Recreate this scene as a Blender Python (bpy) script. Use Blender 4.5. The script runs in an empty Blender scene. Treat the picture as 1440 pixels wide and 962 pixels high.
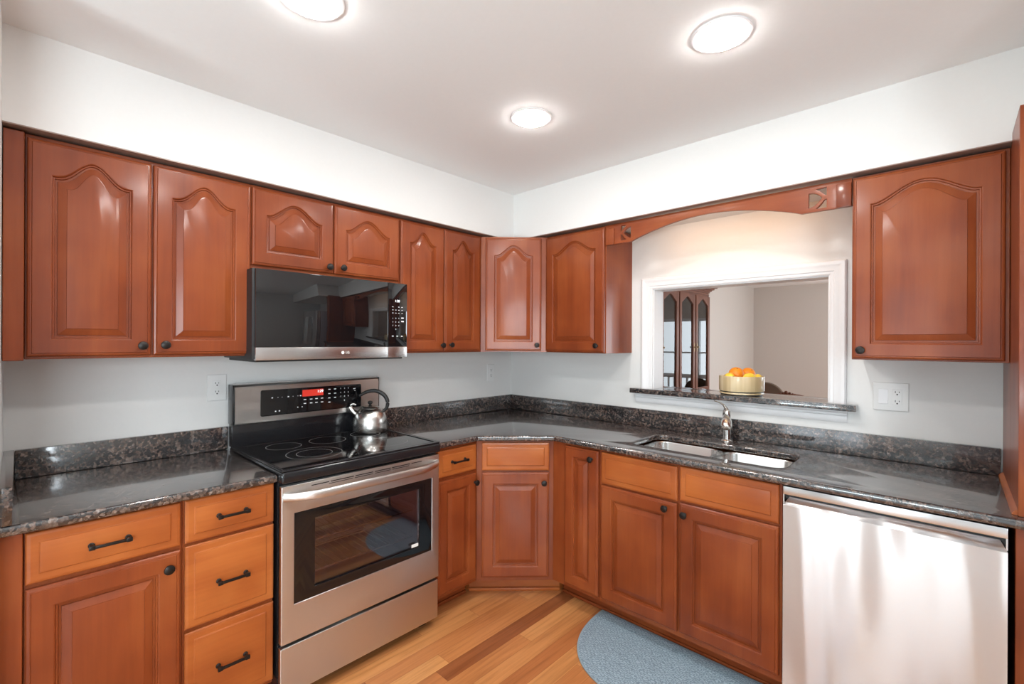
import bpy, bmesh, math, random
from mathutils import Matrix, Vector
random.seed(7)
C = bpy.context.scene.collection
PI = math.pi

# ------------------------------------------------------------------ camera
cam_d = bpy.data.cameras.new('camera')
cam_d.sensor_width = 36.0
cam_d.lens = 655.68 / 1440 * 36.0
cam_d.clip_start = 0.02
cam = bpy.data.objects.new('camera', cam_d)
C.objects.link(cam)
YAW, ROLL = 0.7585, 0.0047
cam.matrix_world = (Matrix.Translation((2.5382, -2.6694, 1.4314)) @ Matrix.Rotation(YAW, 4, 'Z')
                    @ Matrix.Rotation(PI / 2, 4, 'X') @ Matrix.Rotation(ROLL, 4, 'Z'))
bpy.context.scene.camera = cam

# ------------------------------------------------------------------ light and exposure
sc = bpy.context.scene
sc.view_settings.view_transform = 'Standard'
sc.view_settings.look = 'None'
sc.view_settings.gamma = 1.0
sc.view_settings.use_curve_mapping = False
sc.view_settings.exposure = 0.66
world = bpy.data.worlds.new('world')
sc.world = world
world.use_nodes = True
bgn = world.node_tree.nodes['Background']
bgn.inputs['Color'].default_value = (0.86, 0.92, 1.0, 1)
bgn.inputs['Strength'].default_value = 1.2


def area(name, loc, direction, sx, sy, power, color):
    d = bpy.data.lights.new(name, 'AREA')
    d.shape = 'RECTANGLE'
    d.size, d.size_y = sx, sy
    d.energy = power
    d.color = color
    o = bpy.data.objects.new(name, d)
    C.objects.link(o)
    o.location = loc
    o.rotation_euler = Vector(direction).to_track_quat('-Z', 'Y').to_euler()
    return o


LAMP = 80.0          # radiance of the ceiling lamps
DAY = (0.84, 0.94, 1.0)
area('daylight_patio', (1.95, -6.20, 1.10), (0, 1, 0.05), 1.7, 2.1, 11, DAY)
area('added_fill_rear_up', (1.95, -7.45, 0.0), (0, 0, 1), 2.2, 2.5, 360, (0.82, 0.97, 1.0))  # added upward fill outside the rear opening, put in to brighten the ceiling
area('added_fill_side', (4.78, -4.25, 1.45), (-1, 0, 0), 2.2, 1.4, 92, DAY)  # added fill through an invented side window, lifts the stove wall
area('added_fill_side_up', (5.85, -4.25, 0.3), (0, 0, 1), 2.0, 2.4, 140, (0.82, 0.97, 1.0))  # added upward fill beyond the side window, lifts the ceiling
area('daylight_dining', (2.15, 6.80, 1.05), (0, -1, 0.1), 1.8, 1.9, 26, DAY)
area('added_fill_dining', (4.40, 4.0, 1.45), (-1, 0, 0.1), 2.6, 1.5, 84, DAY)  # added fill that brightens the dining room walls and cabinet front
area('valance_lamp', (1.66, -0.22, 2.105), (0, 0.45, -1), 0.75, 0.05, 0.75, (1.0, 0.50, 0.18))


# ------------------------------------------------------------------ materials
class NT:
    def __init__(self, name):
        self.m = bpy.data.materials.new(name)
        self.m.use_nodes = True
        self.t = self.m.node_tree
        self.p = self.t.nodes['Principled BSDF']

    def n(self, typ, **kw):
        nd = self.t.nodes.new(typ)
        for k, v in kw.items():
            if k.startswith('i_'):
                nd.inputs[k[2:].replace('_', ' ')].default_value = v
            else:
                setattr(nd, k, v)
        return nd

    def l(self, a, b):
        self.t.links.new(a, b)

    def math(self, op, a, b=None):
        nd = self.n('ShaderNodeMath', operation=op)
        for i, v in enumerate((a, b)):
            if v is None:
                continue
            if isinstance(v, (int, float)):
                nd.inputs[i].default_value = v
            else:
                self.l(v, nd.inputs[i])
        return nd.outputs[0]

    def ramp(self, fac, stops):
        nd = self.n('ShaderNodeValToRGB')
        cr = nd.color_ramp
        while len(cr.elements) < len(stops):
            cr.elements.new(0.5)
        for e, (p, c) in zip(cr.elements, stops):
            e.position = p
            e.color = (*c, 1) if len(c) == 3 else c
        self.l(fac, nd.inputs[0])
        return nd.outputs[0]

    def mix(self, fac, a, b, blend='MIX'):
        nd = self.n('ShaderNodeMix', data_type='RGBA', blend_type=blend)
        for i, v in ((0, fac), (6, a), (7, b)):
            if isinstance(v, (int, float)):
                nd.inputs[i].default_value = v
            elif isinstance(v, tuple):
                nd.inputs[i].default_value = (*v, 1)
            else:
                self.l(v, nd.inputs[i])
        return nd.outputs[2]

    def coords(self, scale=(1, 1, 1), rand=True):
        tc = self.n('ShaderNodeTexCoord')
        mp = self.n('ShaderNodeMapping')
        mp.inputs['Scale'].default_value = scale
        self.l(tc.outputs['Object'], mp.inputs[0])
        if rand:
            oi = self.n('ShaderNodeObjectInfo')
            v = self.math('MULTIPLY', oi.outputs['Random'], 37.0)
            cb = self.n('ShaderNodeCombineXYZ')
            for i in range(3):
                self.l(v, cb.inputs[i])
            self.l(cb.outputs[0], mp.inputs['Location'])
        return mp.outputs[0]

    def noise(self, vec, scale, detail=4, rough=0.55, dist=0.0):
        nd = self.n('ShaderNodeTexNoise')
        nd.inputs['Scale'].default_value = scale
        nd.inputs['Detail'].default_value = detail
        nd.inputs['Roughness'].default_value = rough
        nd.inputs['Distortion'].default_value = dist
        if vec is not None:
            self.l(vec, nd.inputs['Vector'])
        return nd.outputs['Fac']

    def bump(self, h, strength=0.2, dist=0.001):
        nd = self.n('ShaderNodeBump')
        nd.inputs['Strength'].default_value = strength
        nd.inputs['Distance'].default_value = dist
        self.l(h, nd.inputs['Height'])
        self.l(nd.outputs[0], self.p.inputs['Normal'])
        return nd

    def set(self, **kw):
        for k, v in kw.items():
            k = k.replace('_', ' ')
            s = self.p.inputs[k]
            if hasattr(v, 'is_linked'):
                self.l(v, s)
            elif isinstance(v, tuple) and s.type == 'RGBA':
                s.default_value = (*v, 1)
            else:
                s.default_value = v
        return self


def plain(name, col, rough=0.5, metal=0.0, **kw):
    t = NT(name)
    t.set(Base_Color=col, Roughness=rough, Metallic=metal, **kw)
    return t.m


def paint(name, col, rough=0.6):
    t = NT(name)
    v = t.coords((1, 1, 1), rand=False)
    n = t.noise(v, 60, 3)
    c = t.mix(n, tuple(x * 0.985 for x in col), tuple(min(1, x * 1.015) for x in col))
    t.set(Base_Color=c, Roughness=rough)
    t.bump(t.noise(v, 260, 2), 0.06, 0.0006)
    return t.m


def wood(name, axis, dark, mid, light, coat=0.38, rough=0.42):
    t = NT(name)
    s = [9.0, 9.0, 9.0]
    s[axis] = 1.0
    v = t.coords(tuple(s))
    a = t.noise(v, 1.1, 5, 0.55, 0.6)
    s2 = [90.0, 90.0, 90.0]
    s2[axis] = 3.5
    v2 = t.coords(tuple(s2))
    b = t.noise(v2, 1.0, 3, 0.6)
    big = t.noise(t.coords((2.2, 2.2, 2.2)), 1.6, 2)
    f = t.math('ADD', t.math('MULTIPLY', a, 0.4), t.math('MULTIPLY', big, 0.6))
    c = t.ramp(f, [(0.28, dark), (0.5, mid), (0.72, light)])
    fine = t.ramp(b, [(0.3, (0.93, 0.92, 0.91)), (0.6, (1, 1, 1))])
    c = t.mix(1.0, c, fine, 'MULTIPLY')
    oi = t.n('ShaderNodeObjectInfo')
    tone = t.ramp(oi.outputs['Random'], [(0.0, (0.9, 0.88, 0.86)), (1.0, (1.06, 1.06, 1.04))])
    c = t.mix(1.0, c, tone, 'MULTIPLY')
    t.set(Base_Color=c, Roughness=rough, Coat_Weight=coat, Coat_Roughness=0.16, Specular_IOR_Level=0.22)
    t.bump(b, 0.05, 0.0004)
    return t.m


def steel(name, axis, col=(0.62, 0.60, 0.585), rough=0.3, aniso=0.6, wave=0.0, arot=0.25):
    t = NT(name)
    s = [900.0, 900.0, 900.0]
    s[axis] = 2.0
    n = t.noise(t.coords(tuple(s)), 1.0, 2, 0.6)
    c = t.mix(n, tuple(x * 0.985 for x in col), tuple(min(1, x * 1.015) for x in col))
    r = t.math('ADD', t.math('MULTIPLY', n, 0.016), rough - 0.008)
    t.set(Base_Color=c, Roughness=r, Metallic=1.0, Anisotropic=aniso, Anisotropic_Rotation=arot)
    if wave:
        w = t.noise(t.coords((5.0, 5.0, 0.9), rand=False), 1.0, 1, 0.4, 0.4)
        t.bump(w, 1.0, wave)
    return t.m


def granite(name):
    t = NT(name)
    v = t.coords((1, 1, 1), rand=False)
    warp = t.noise(v, 18, 3)
    vo = t.n('ShaderNodeTexVoronoi', feature='F1')
    vo.inputs['Scale'].default_value = 110
    t.l(v, vo.inputs['Vector'])
    vr = t.n('ShaderNodeSeparateColor')
    t.l(vo.outputs['Color'], vr.inputs[0])
    n1 = t.noise(v, 60, 5, 0.65, 0.8)
    f = t.math('ADD', t.math('MULTIPLY', vr.outputs[0], 0.45), t.math('MULTIPLY', n1, 0.62))
    c = t.ramp(f, [(0.40, (0.012, 0.012, 0.014)), (0.51, (0.034, 0.029, 0.028)), (0.60, (0.090, 0.060, 0.048)),
                   (0.73, (0.17, 0.118, 0.095)), (0.88, (0.34, 0.29, 0.265))])
    n2 = t.noise(v, 150, 3, 0.7)
    c = t.mix(t.ramp(n2, [(0.6, (0, 0, 0)), (0.7, (0.5, 0.5, 0.5))]), c, (0.36, 0.34, 0.33))
    c = t.mix(t.ramp(warp, [(0.4, (0, 0, 0)), (0.62, (0.55, 0.55, 0.55))]), c, (0.016, 0.016, 0.019))
    t.set(Base_Color=c, Roughness=0.24, Specular_IOR_Level=0.5, Coat_Weight=1.0, Coat_Roughness=0.07, Coat_IOR=1.72)
    return t.m


def floor_mat():
    t = NT('cherry_plank_floor')
    tc = t.n('ShaderNodeTexCoord')
    sx = t.n('ShaderNodeSeparateXYZ')
    t.l(tc.outputs['Object'], sx.inputs[0])
    W, L = 0.083, 0.95
    u = t.math('DIVIDE', sx.outputs[0], W)
    row = t.math('FLOOR', u)
    wn = t.n('ShaderNodeTexWhiteNoise', noise_dimensions='1D')
    t.l(row, wn.inputs['W'])
    vv = t.math('ADD', t.math('DIVIDE', sx.outputs[1], L), t.math('MULTIPLY', wn.outputs['Value'], 9.3))
    colid = t.math('FLOOR', vv)
    cb = t.n('ShaderNodeCombineXYZ')
    t.l(row, cb.inputs[0])
    t.l(colid, cb.inputs[1])
    w2 = t.n('ShaderNodeTexWhiteNoise', noise_dimensions='2D')
    t.l(cb.outputs[0], w2.inputs['Vector'])
    base = t.ramp(w2.outputs['Value'], [(0.0, (0.27, 0.085, 0.030)), (0.07, (0.44, 0.150, 0.048)), (0.5, (0.56, 0.225, 0.075)),
                                        (0.85, (0.64, 0.29, 0.10)), (1.0, (0.72, 0.37, 0.135))])
    mp = t.n('ShaderNodeMapping')
    mp.inputs['Scale'].default_value = (55, 2.2, 1)
    t.l(tc.outputs['Object'], mp.inputs[0])
    off = t.n('ShaderNodeVectorMath', operation='ADD')
    t.l(mp.outputs[0], off.inputs[0])
    sc2 = t.n('ShaderNodeVectorMath', operation='SCALE')
    sc2.inputs['Scale'].default_value = 5.0
    t.l(w2.outputs['Color'], sc2.inputs[0])
    t.l(sc2.outputs[0], off.inputs[1])
    g = t.noise(off.outputs[0], 1.0, 5, 0.6, 0.5)
    grain = t.ramp(g, [(0.3, (0.72, 0.66, 0.6)), (0.55, (1, 1, 1)), (0.75, (1.1, 1.12, 1.15))])
    c = t.mix(1.0, base, grain, 'MULTIPLY')
    fu = t.math('FRACT', u)
    du = t.math('MINIMUM', fu, t.math('SUBTRACT', 1.0, fu))
    fv = t.math('FRACT', vv)
    dv = t.math('MULTIPLY', t.math('MINIMUM', fv, t.math('SUBTRACT', 1.0, fv)), L / W)
    d = t.math('MINIMUM', du, dv)
    seam = t.ramp(d, [(0.0, (0.6, 0.52, 0.45)), (0.02, (1, 1, 1))])
    c = t.mix(1.0, c, seam, 'MULTIPLY')
    t.set(Base_Color=c, Roughness=0.30, Coat_Weight=0.35, Coat_Roughness=0.12)
    t.bump(t.ramp(d, [(0.0, (0, 0, 0)), (0.03, (1, 1, 1))]), 0.25, 0.0008)
    return t.m


def mat_mat():
    t = NT('grey_blue_comfort_mat')
    v = t.coords((1, 1, 1), rand=False)
    br = t.n('ShaderNodeTexBrick')
    br.inputs['Scale'].default_value = 24
    br.inputs['Mortar Size'].default_value = 0.05
    br.inputs['Color1'].default_value = (1, 1, 1, 1)
    br.inputs['Color2'].default_value = (0.7, 0.7, 0.7, 1)
    br.inputs['Mortar'].default_value = (0, 0, 0, 1)
    wv = t.n('ShaderNodeVectorMath', operation='ADD')
    nz = t.n('ShaderNodeTexNoise')
    nz.inputs['Scale'].default_value = 40
    t.l(v, nz.inputs['Vector'])
    scn = t.n('ShaderNodeVectorMath', operation='SCALE')
    scn.inputs['Scale'].default_value = 0.03
    t.l(nz.outputs['Color'], scn.inputs[0])
    t.l(v, wv.inputs[0])
    t.l(scn.outputs[0], wv.inputs[1])
    t.l(wv.outputs[0], br.inputs['Vector'])
    c = t.mix(br.outputs['Color'], (0.18, 0.25, 0.30), (0.36, 0.47, 0.54))
    t.set(Base_Color=c, Roughness=0.6)
    t.bump(br.outputs['Color'], 0.5, 0.001)
    return t.m


def emit(name, col, s):
    t = NT(name)
    t.set(Base_Color=(0.8, 0.8, 0.8), Emission_Color=col, Emission_Strength=s)
    return t.m


def clear_glass(name, tint=(0.9, 0.93, 0.93), refl=0.10, rough=0.0):
    t = NT(name)
    out = t.t.nodes['Material Output']
    tr = t.n('ShaderNodeBsdfTransparent')
    tr.inputs[0].default_value = (*tint, 1)
    gl = t.n('ShaderNodeBsdfGlossy')
    gl.inputs['Roughness'].default_value = rough
    fr = t.n('ShaderNodeFresnel')
    fr.inputs[0].default_value = 1.5
    f = t.math('ADD', fr.outputs[0], refl)
    mx = t.n('ShaderNodeMixShader')
    t.l(f, mx.inputs[0])
    t.l(tr.outputs[0], mx.inputs[1])
    t.l(gl.outputs[0], mx.inputs[2])
    t.l(mx.outputs[0], out.inputs['Surface'])
    return t.m


WD, WM, WL = (0.165, 0.030, 0.008), (0.25, 0.052, 0.013), (0.335, 0.086, 0.022)
HD, HM, HL = (0.25, 0.053, 0.012), (0.38, 0.098, 0.021), (0.50, 0.155, 0.036)
RED = emit('red_display_backlight', (1.0, 0.05, 0.025), 0.42)
RED.node_tree.nodes['Principled BSDF'].inputs['Base Color'].default_value = (0.06, 0.008, 0.006, 1)
M = dict(
    wall=paint('warm_white_wall_paint', (0.745, 0.74, 0.725)),
    ceil=paint('ceiling_paint', (0.875, 0.885, 0.885), 0.8),
    dwall=paint('taupe_wall_paint', (0.60, 0.54, 0.49)),
    bounce_floor=plain('pale_grey_bounce_floor', (0.52, 0.53, 0.53), 0.4),  # for the added rear floor sheet that bounces neutral light
    rwall=paint('grey_brown_wall_paint', (0.40, 0.36, 0.34)),
    white=paint('white_trim_paint', (0.82, 0.82, 0.83), 0.3),
    wv=wood('cherry_stain_vertical_grain', 2, WD, WM, WL),
    wh=wood('cherry_stain_horizontal_grain', 0, HD, HM, HL),
    whd=wood('cherry_stain_dark_horizontal', 0, WD, WM, WL),
    soffit=wood('walnut_stain_board', 0, (0.24, 0.17, 0.145), (0.30, 0.21, 0.18), (0.36, 0.26, 0.22)),
    cw=wood('dark_cherry_furniture', 2, (0.11, 0.038, 0.022), (0.18, 0.066, 0.038), (0.25, 0.095, 0.055), 0.1, 0.5),
    granite=granite('tan_brown_granite'),
    floor=floor_mat(),
    steel=steel('brushed_steel_horizontal', 0, (0.68, 0.665, 0.65), 0.33, 0.85),
    steelv=steel('brushed_steel_plain', 0, (0.66, 0.65, 0.65), 0.24),
    dwsteel=steel('brushed_steel_wavy_sheet', 0, (0.68, 0.67, 0.675), 0.33, 0.94, 0.035),
    sink=steel('satin_sink_steel', 0, (0.72, 0.72, 0.71), 0.27),
    chrome=plain('satin_nickel', (0.70, 0.68, 0.65), 0.2, 1.0),
    kettle=steel('kettle_steel', 2, (0.72, 0.70, 0.67), 0.24, 0.6, 0.0, 0.0),
    bglass=plain('black_glass', (0.006, 0.006, 0.007), 0.04, 0.0, Specular_IOR_Level=0.55),
    mglass=plain('black_mirror_glass', (0.005, 0.005, 0.006), 0.02, 0.0, Specular_IOR_Level=0.9),
    black=plain('black_enamel', (0.012, 0.012, 0.014), 0.14),
    plastic=plain('black_plastic', (0.015, 0.014, 0.014), 0.45),
    bronze=plain('oil_rubbed_bronze', (0.022, 0.018, 0.016), 0.38, 0.6),
    oven=plain('grey_oven_enamel', (0.34, 0.31, 0.34), 0.35),
    rack=plain('chromed_rack_wire', (0.75, 0.74, 0.72), 0.25, 1.0),
    dark=plain('dark_void', (0.004, 0.004, 0.004), 0.7),
    plate=plain('white_plastic_plate', (0.78, 0.78, 0.77), 0.35),
    ring=plain('pale_printed_line', (0.36, 0.36, 0.35), 0.4),
    print_=emit('lit_panel_marking', (0.9, 0.92, 1.0), 0.10),
    clock=emit('white_clock_digits', (0.85, 0.95, 1.0), 1.0),
    red=RED,
    lens=emit('lit_lamp_lens', (1.0, 0.975, 0.945), LAMP),
    glass=clear_glass('clear_glass', (0.97, 0.98, 0.98), 0.03),
    oglass=clear_glass('tinted_oven_glass', (0.72, 0.64, 0.66), 0.06),
    mirror=plain('mirror_back', (0.90, 0.91, 0.91), 0.05, 1.0),
    mat=mat_mat(),
    matedge=plain('mat_rim', (0.29, 0.38, 0.43), 0.55),
    taupe=paint('brown_chair_fabric', (0.155, 0.105, 0.075), 0.85),
    label_=plain('white_sticker', (0.85, 0.85, 0.83), 0.5),
    brass=plain('antique_brass', (0.30, 0.20, 0.09), 0.35, 1.0),
    shoe=wood('cherry_kick_trim', 0, WD, WM, WL, 0.3, 0.4),
)


def fruit_mat(name, a, b, s):
    t = NT(name)
    v = t.coords((1, 1, 1))
    c = t.mix(t.noise(v, 14, 2), a, b)
    t.set(Base_Color=c, Roughness=0.42, Subsurface_Weight=0.12, Subsurface_Radius=(0.02, 0.01, 0.004), Subsurface_Scale=0.4)
    t.bump(t.noise(v, s, 2), 0.25, 0.001)
    return t.m


M['orange'] = fruit_mat('orange_peel', (0.90, 0.24, 0.008), (0.94, 0.33, 0.015), 320)
M['lemon'] = fruit_mat('lemon_peel', (0.92, 0.62, 0.04), (0.95, 0.72, 0.09), 260)


def stave_mat():
    t = NT('pale_stave_wood')
    tc = t.n('ShaderNodeTexCoord')
    sx = t.n('ShaderNodeSeparateXYZ')
    t.l(tc.outputs['Object'], sx.inputs[0])
    ang = t.math('ARCTAN2', sx.outputs[1], sx.outputs[0])
    idx = t.math('FLOOR', t.math('MULTIPLY', ang, 4.6))
    wn = t.n('ShaderNodeTexWhiteNoise', noise_dimensions='1D')
    t.l(idx, wn.inputs['W'])
    c = t.ramp(wn.outputs['Value'], [(0, (0.56, 0.41, 0.22)), (0.5, (0.72, 0.56, 0.33)), (1, (0.84, 0.70, 0.46))])
    g = t.noise(t.coords((60, 60, 4)), 1.0, 3)
    c = t.mix(1.0, c, t.ramp(g, [(0.3, (0.88, 0.86, 0.82)), (0.6, (1, 1, 1))]), 'MULTIPLY')
    t.set(Base_Color=c, Roughness=0.3, Coat_Weight=0.4, Coat_Roughness=0.1)
    return t.m


M['stave'] = stave_mat()


# ------------------------------------------------------------------ mesh helpers
def bx(bm, x0, x1, y0, y1, z0, z1, bev=0.0, seg=2):
    if x1 < x0: x0, x1 = x1, x0
    if y1 < y0: y0, y1 = y1, y0
    if z1 < z0: z0, z1 = z1, z0
    vs = [bm.verts.new((x, y, z)) for x in (x0, x1) for y in (y0, y1) for z in (z0, z1)]
    fs = []
    for q in ((0, 1, 3, 2), (4, 6, 7, 5), (0, 4, 5, 1), (2, 3, 7, 6), (0, 2, 6, 4), (1, 5, 7, 3)):
        fs.append(bm.faces.new([vs[i] for i in q]))
    if bev > 0:
        es = list({e for f in fs for e in f.edges})
        bmesh.ops.bevel(bm, geom=es, offset=bev, segments=seg, affect='EDGES', profile=0.6)
    return bm


def lathe(bm, prof, seg=32, M4=None, cap=True):
    rings = []
    for r, z in prof:
        ring = []
        for i in range(seg):
            a = 2 * PI * i / seg
            p = Vector((r * math.cos(a), r * math.sin(a), z))
            if M4: p = M4 @ p
            ring.append(bm.verts.new(p))
        rings.append(ring)
    for a, b in zip(rings, rings[1:]):
        for i in range(seg):
            j = (i + 1) % seg
            bm.faces.new((a[i], a[j], b[j], b[i]))
    if cap:
        bm.faces.new(list(reversed(rings[0])))
        bm.faces.new(rings[-1])
    return bm


def tube(bm, pts, rad, seg=12, flat=(1, 1), up=(0, 0, 1), cap=True):
    """swept tube; rad is a number or a list; flat squashes the section along (side, up)"""
    pts = [Vector(p) for p in pts]
    n = len(pts)
    if isinstance(rad, (int, float)): rad = [rad] * n
    up = Vector(up)
    rings = []
    for i, p in enumerate(pts):
        t = (pts[min(i + 1, n - 1)] - pts[max(i - 1, 0)]).normalized()
        s = t.cross(up)
        if s.length < 1e-5: s = t.cross(Vector((1, 0, 0)))
        s.normalize()
        u = s.cross(t)
        rings.append([bm.verts.new(p + s * (math.cos(2 * PI * k / seg) * rad[i] * flat[0]) + u * (math.sin(2 * PI * k / seg) * rad[i] * flat[1]))
                      for k in range(seg)])
    for a, b in zip(rings, rings[1:]):
        for i in range(seg):
            j = (i + 1) % seg
            bm.faces.new((a[i], a[j], b[j], b[i]))
    if cap:
        bm.faces.new(list(reversed(rings[0])))
        bm.faces.new(rings[-1])
    return bm


def curve_pts(ctrl, n=24):
    """Catmull-Rom through the control points"""
    c = [Vector(p) for p in ctrl]
    c = [c[0] * 2 - c[1]] + c + [c[-1] * 2 - c[-2]]
    out = []
    k = len(c) - 3
    for s in range(k):
        p0, p1, p2, p3 = c[s:s + 4]
        m = n // k
        for i in range(m + (1 if s == k - 1 else 0)):
            t = i / m
            out.append(0.5 * ((2 * p1) + (p2 - p0) * t + (2 * p0 - 5 * p1 + 4 * p2 - p3) * t * t + (3 * p1 - p0 - 3 * p2 + p3) * t ** 3))
    return out


def finish(me, ang=35):
    for p in me.polygons: p.use_smooth = True
    me.set_sharp_from_angle(angle=math.radians(ang))


def obj(name, bm, mat, parent=None, loc=None, rot=None, ang=35):
    bmesh.ops.recalc_face_normals(bm, faces=bm.faces)
    me = bpy.data.meshes.new(name)
    bm.to_mesh(me)
    bm.free()
    finish(me, ang)
    me.materials.append(mat)
    return link(name, me, parent, loc, rot)


def link(name, me, parent=None, loc=None, rot=None):
    o = bpy.data.objects.new(name, me)
    C.objects.link(o)
    if parent is not None: o.parent = parent
    if loc is not None: o.location = loc
    if rot is not None: o.rotation_euler = rot
    return o


def fill_mesh(name, loops, depth, mat, bevel=0.0, M4=None, res=3):
    """flat outline with holes (x, y), thickened by depth along +z"""
    cu = bpy.data.curves.new(name, 'CURVE')
    cu.dimensions = '2D'
    cu.fill_mode = 'BOTH'
    cu.extrude = depth / 2 - bevel
    cu.bevel_depth = bevel
    cu.offset = -bevel
    cu.bevel_resolution = res
    for lp in loops:
        s = cu.splines.new('POLY')
        s.points.add(len(lp) - 1)
        for q, (x, y) in zip(s.points, lp): q.co = (x, y, 0, 1)
        s.use_cyclic_u = True
    o = bpy.data.objects.new(name, cu)
    C.objects.link(o)
    dg = bpy.context.evaluated_depsgraph_get()
    me = bpy.data.meshes.new_from_object(o.evaluated_get(dg))
    bpy.data.objects.remove(o)
    bpy.data.curves.remove(cu)
    bm = bmesh.new()
    bm.from_mesh(me)
    bmesh.ops.remove_doubles(bm, verts=bm.verts, dist=1e-5)
    bmesh.ops.translate(bm, verts=bm.verts, vec=(0, 0, depth / 2))
    if M4: bmesh.ops.transform(bm, matrix=M4, verts=bm.verts)
    bmesh.ops.recalc_face_normals(bm, faces=bm.faces)
    bm.to_mesh(me)
    bm.free()
    me.materials.clear()
    me.materials.append(mat)
    finish(me, 40)
    me.name = name
    return me


UPRIGHT = Matrix(((1, 0, 0, 0), (0, 0, -1, 0), (0, 1, 0, 0), (0, 0, 0, 1)))   # drawing plane x,y -> x,z ; thickness towards -y


def rrect(x0, x1, y0, y1, r, n=6):
    out = []
    for cx, cy, a0 in ((x1 - r, y1 - r, 0), (x0 + r, y1 - r, 90), (x0 + r, y0 + r, 180), (x1 - r, y0 + r, 270)):
        for i in range(n + 1):
            a = math.radians(a0 + 90 * i / n)
            out.append((cx + r * math.cos(a), cy + r * math.sin(a)))
    return out


def rect(x0, x1, y0, y1):
    return [(x0, y0), (x1, y0), (x1, y1), (x0, y1)]


def text_mesh(s, size, mat, thick=0.0004):
    cu = bpy.data.curves.new('lettering', 'FONT')
    cu.body = s
    cu.size = size
    cu.align_x, cu.align_y = 'CENTER', 'CENTER'
    cu.extrude = thick
    o = bpy.data.objects.new('lettering', cu)
    C.objects.link(o)
    dg = bpy.context.evaluated_depsgraph_get()
    me = bpy.data.meshes.new_from_object(o.evaluated_get(dg))
    bpy.data.objects.remove(o)
    bpy.data.curves.remove(cu)
    me.transform(Matrix.Rotation(PI / 2, 4, 'X'))
    me.materials.clear()
    me.materials.append(mat)
    return me


def thing(name, label, cat, loc=(0, 0, 0), rotz=0.0, group=None):
    o = bpy.data.objects.new(name, None)
    o.empty_display_size = 0.1
    C.objects.link(o)
    o.location = loc
    o.rotation_euler = (0, 0, rotz)
    o['label'] = label
    o['category'] = cat
    if group: o['group'] = group
    return o


def tag(o, label, cat, group=None):
    o['label'] = label
    o['category'] = cat
    if group: o['group'] = group
    return o


def struct(name, bm, mat, ang=35):
    o = obj(name, bm, mat, ang=ang)
    o['kind'] = 'structure'
    return o


def wall_with_hole(name, axis, pos, thick, a0, a1, z0, z1, holes, mat):
    """axis 0: plane x=pos (a runs along y); axis 1: plane y=pos (a runs along x); thick may be negative"""
    bm = bmesh.new()
    lo, hi = sorted((pos, pos + thick))

    def put(u0, u1, w0, w1):
        if u1 - u0 < 1e-6 or w1 - w0 < 1e-6: return
        if axis == 0: bx(bm, lo, hi, u0, u1, w0, w1)
        else: bx(bm, u0, u1, lo, hi, w0, w1)
    cur = a0
    for h0, h1, w0, w1 in sorted(holes):
        put(cur, h0, z0, z1)
        put(h0, h1, z0, w0)
        put(h0, h1, w1, z1)
        cur = h1
    put(cur, a1, z0, z1)
    return struct(name, bm, mat)


# ------------------------------------------------------------------ the setting
HC = 2.435         # ceiling height
ZS = 2.126         # underside of the soffit
SO = 0.350         # soffit depth
WX0, WX1, WZ0, WZ1 = 1.200, 2.106, 1.120, 1.758   # pass-through opening

fl = bmesh.new()
bx(fl, -0.4, 4.8, -6.1, 6.8, -0.06, 0.0)
struct('floor', fl, M['floor'])
fl = bmesh.new()
bx(fl, 0.0, 4.6, -6.0, -3.1, 0.0, 0.008)
struct('floor_added_bounce', fl, M['bounce_floor'])  # unseen pale sheet, added to bounce neutral light up to the ceiling
ce = bmesh.new()
bx(ce, -0.2, 4.8, -6.1, 0.06, HC, HC + 0.08)
struct('ceiling', ce, M['ceil'])
ce = bmesh.new()
bx(ce, -0.4, 4.8, 0.06, 6.8, 2.44, 2.52)
struct('ceiling_dining', ce, M['ceil'])
wall_with_hole('wall_left', 0, 0.0, -0.12, -6.1, 0.0, 0, HC, [], M['wall'])
wall_with_hole('wall_back', 1, 0.0, 0.06, -0.12, 4.7, 0, HC, [(WX0, WX1, WZ0, WZ1)], M['wall'])
wall_with_hole('wall_back_dining_side', 1, 0.06, 0.06, -0.4, 4.7, 0, 2.44, [(WX0, WX1, WZ0, WZ1)], M['dwall'])
wall_with_hole('wall_end', 1, -2.711, -0.12, 0.0, 0.70, 0, HC, [], M['wall'])
wall_with_hole('wall_front', 1, -6.0, -0.1, -0.12, 4.7, 0, HC, [(1.15, 2.62, 0.05, 2.1)], M['rwall'])
wall_with_hole('wall_right', 0, 4.6, 0.1, -6.0, 0.0, 0, HC, [(-5.3, -3.2, 0.75, 2.1)], M['wall'])
wall_with_hole('wall_dining_left', 0, -0.126, -0.1, 0.12, 6.6, 0, 2.44, [], M['dwall'])
wall_with_hole('wall_dining_back', 1, 6.576, 0.1, -0.2, 4.3, 0, 2.44, [(1.30, 3.0, 0.05, 1.92)], M['dwall'])
wall_with_hole('wall_dining_right', 0, 4.2, 0.1, 0.12, 6.6, 0, 2.44, [(2.8, 5.2, 0.7, 2.15)], M['dwall'])

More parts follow.
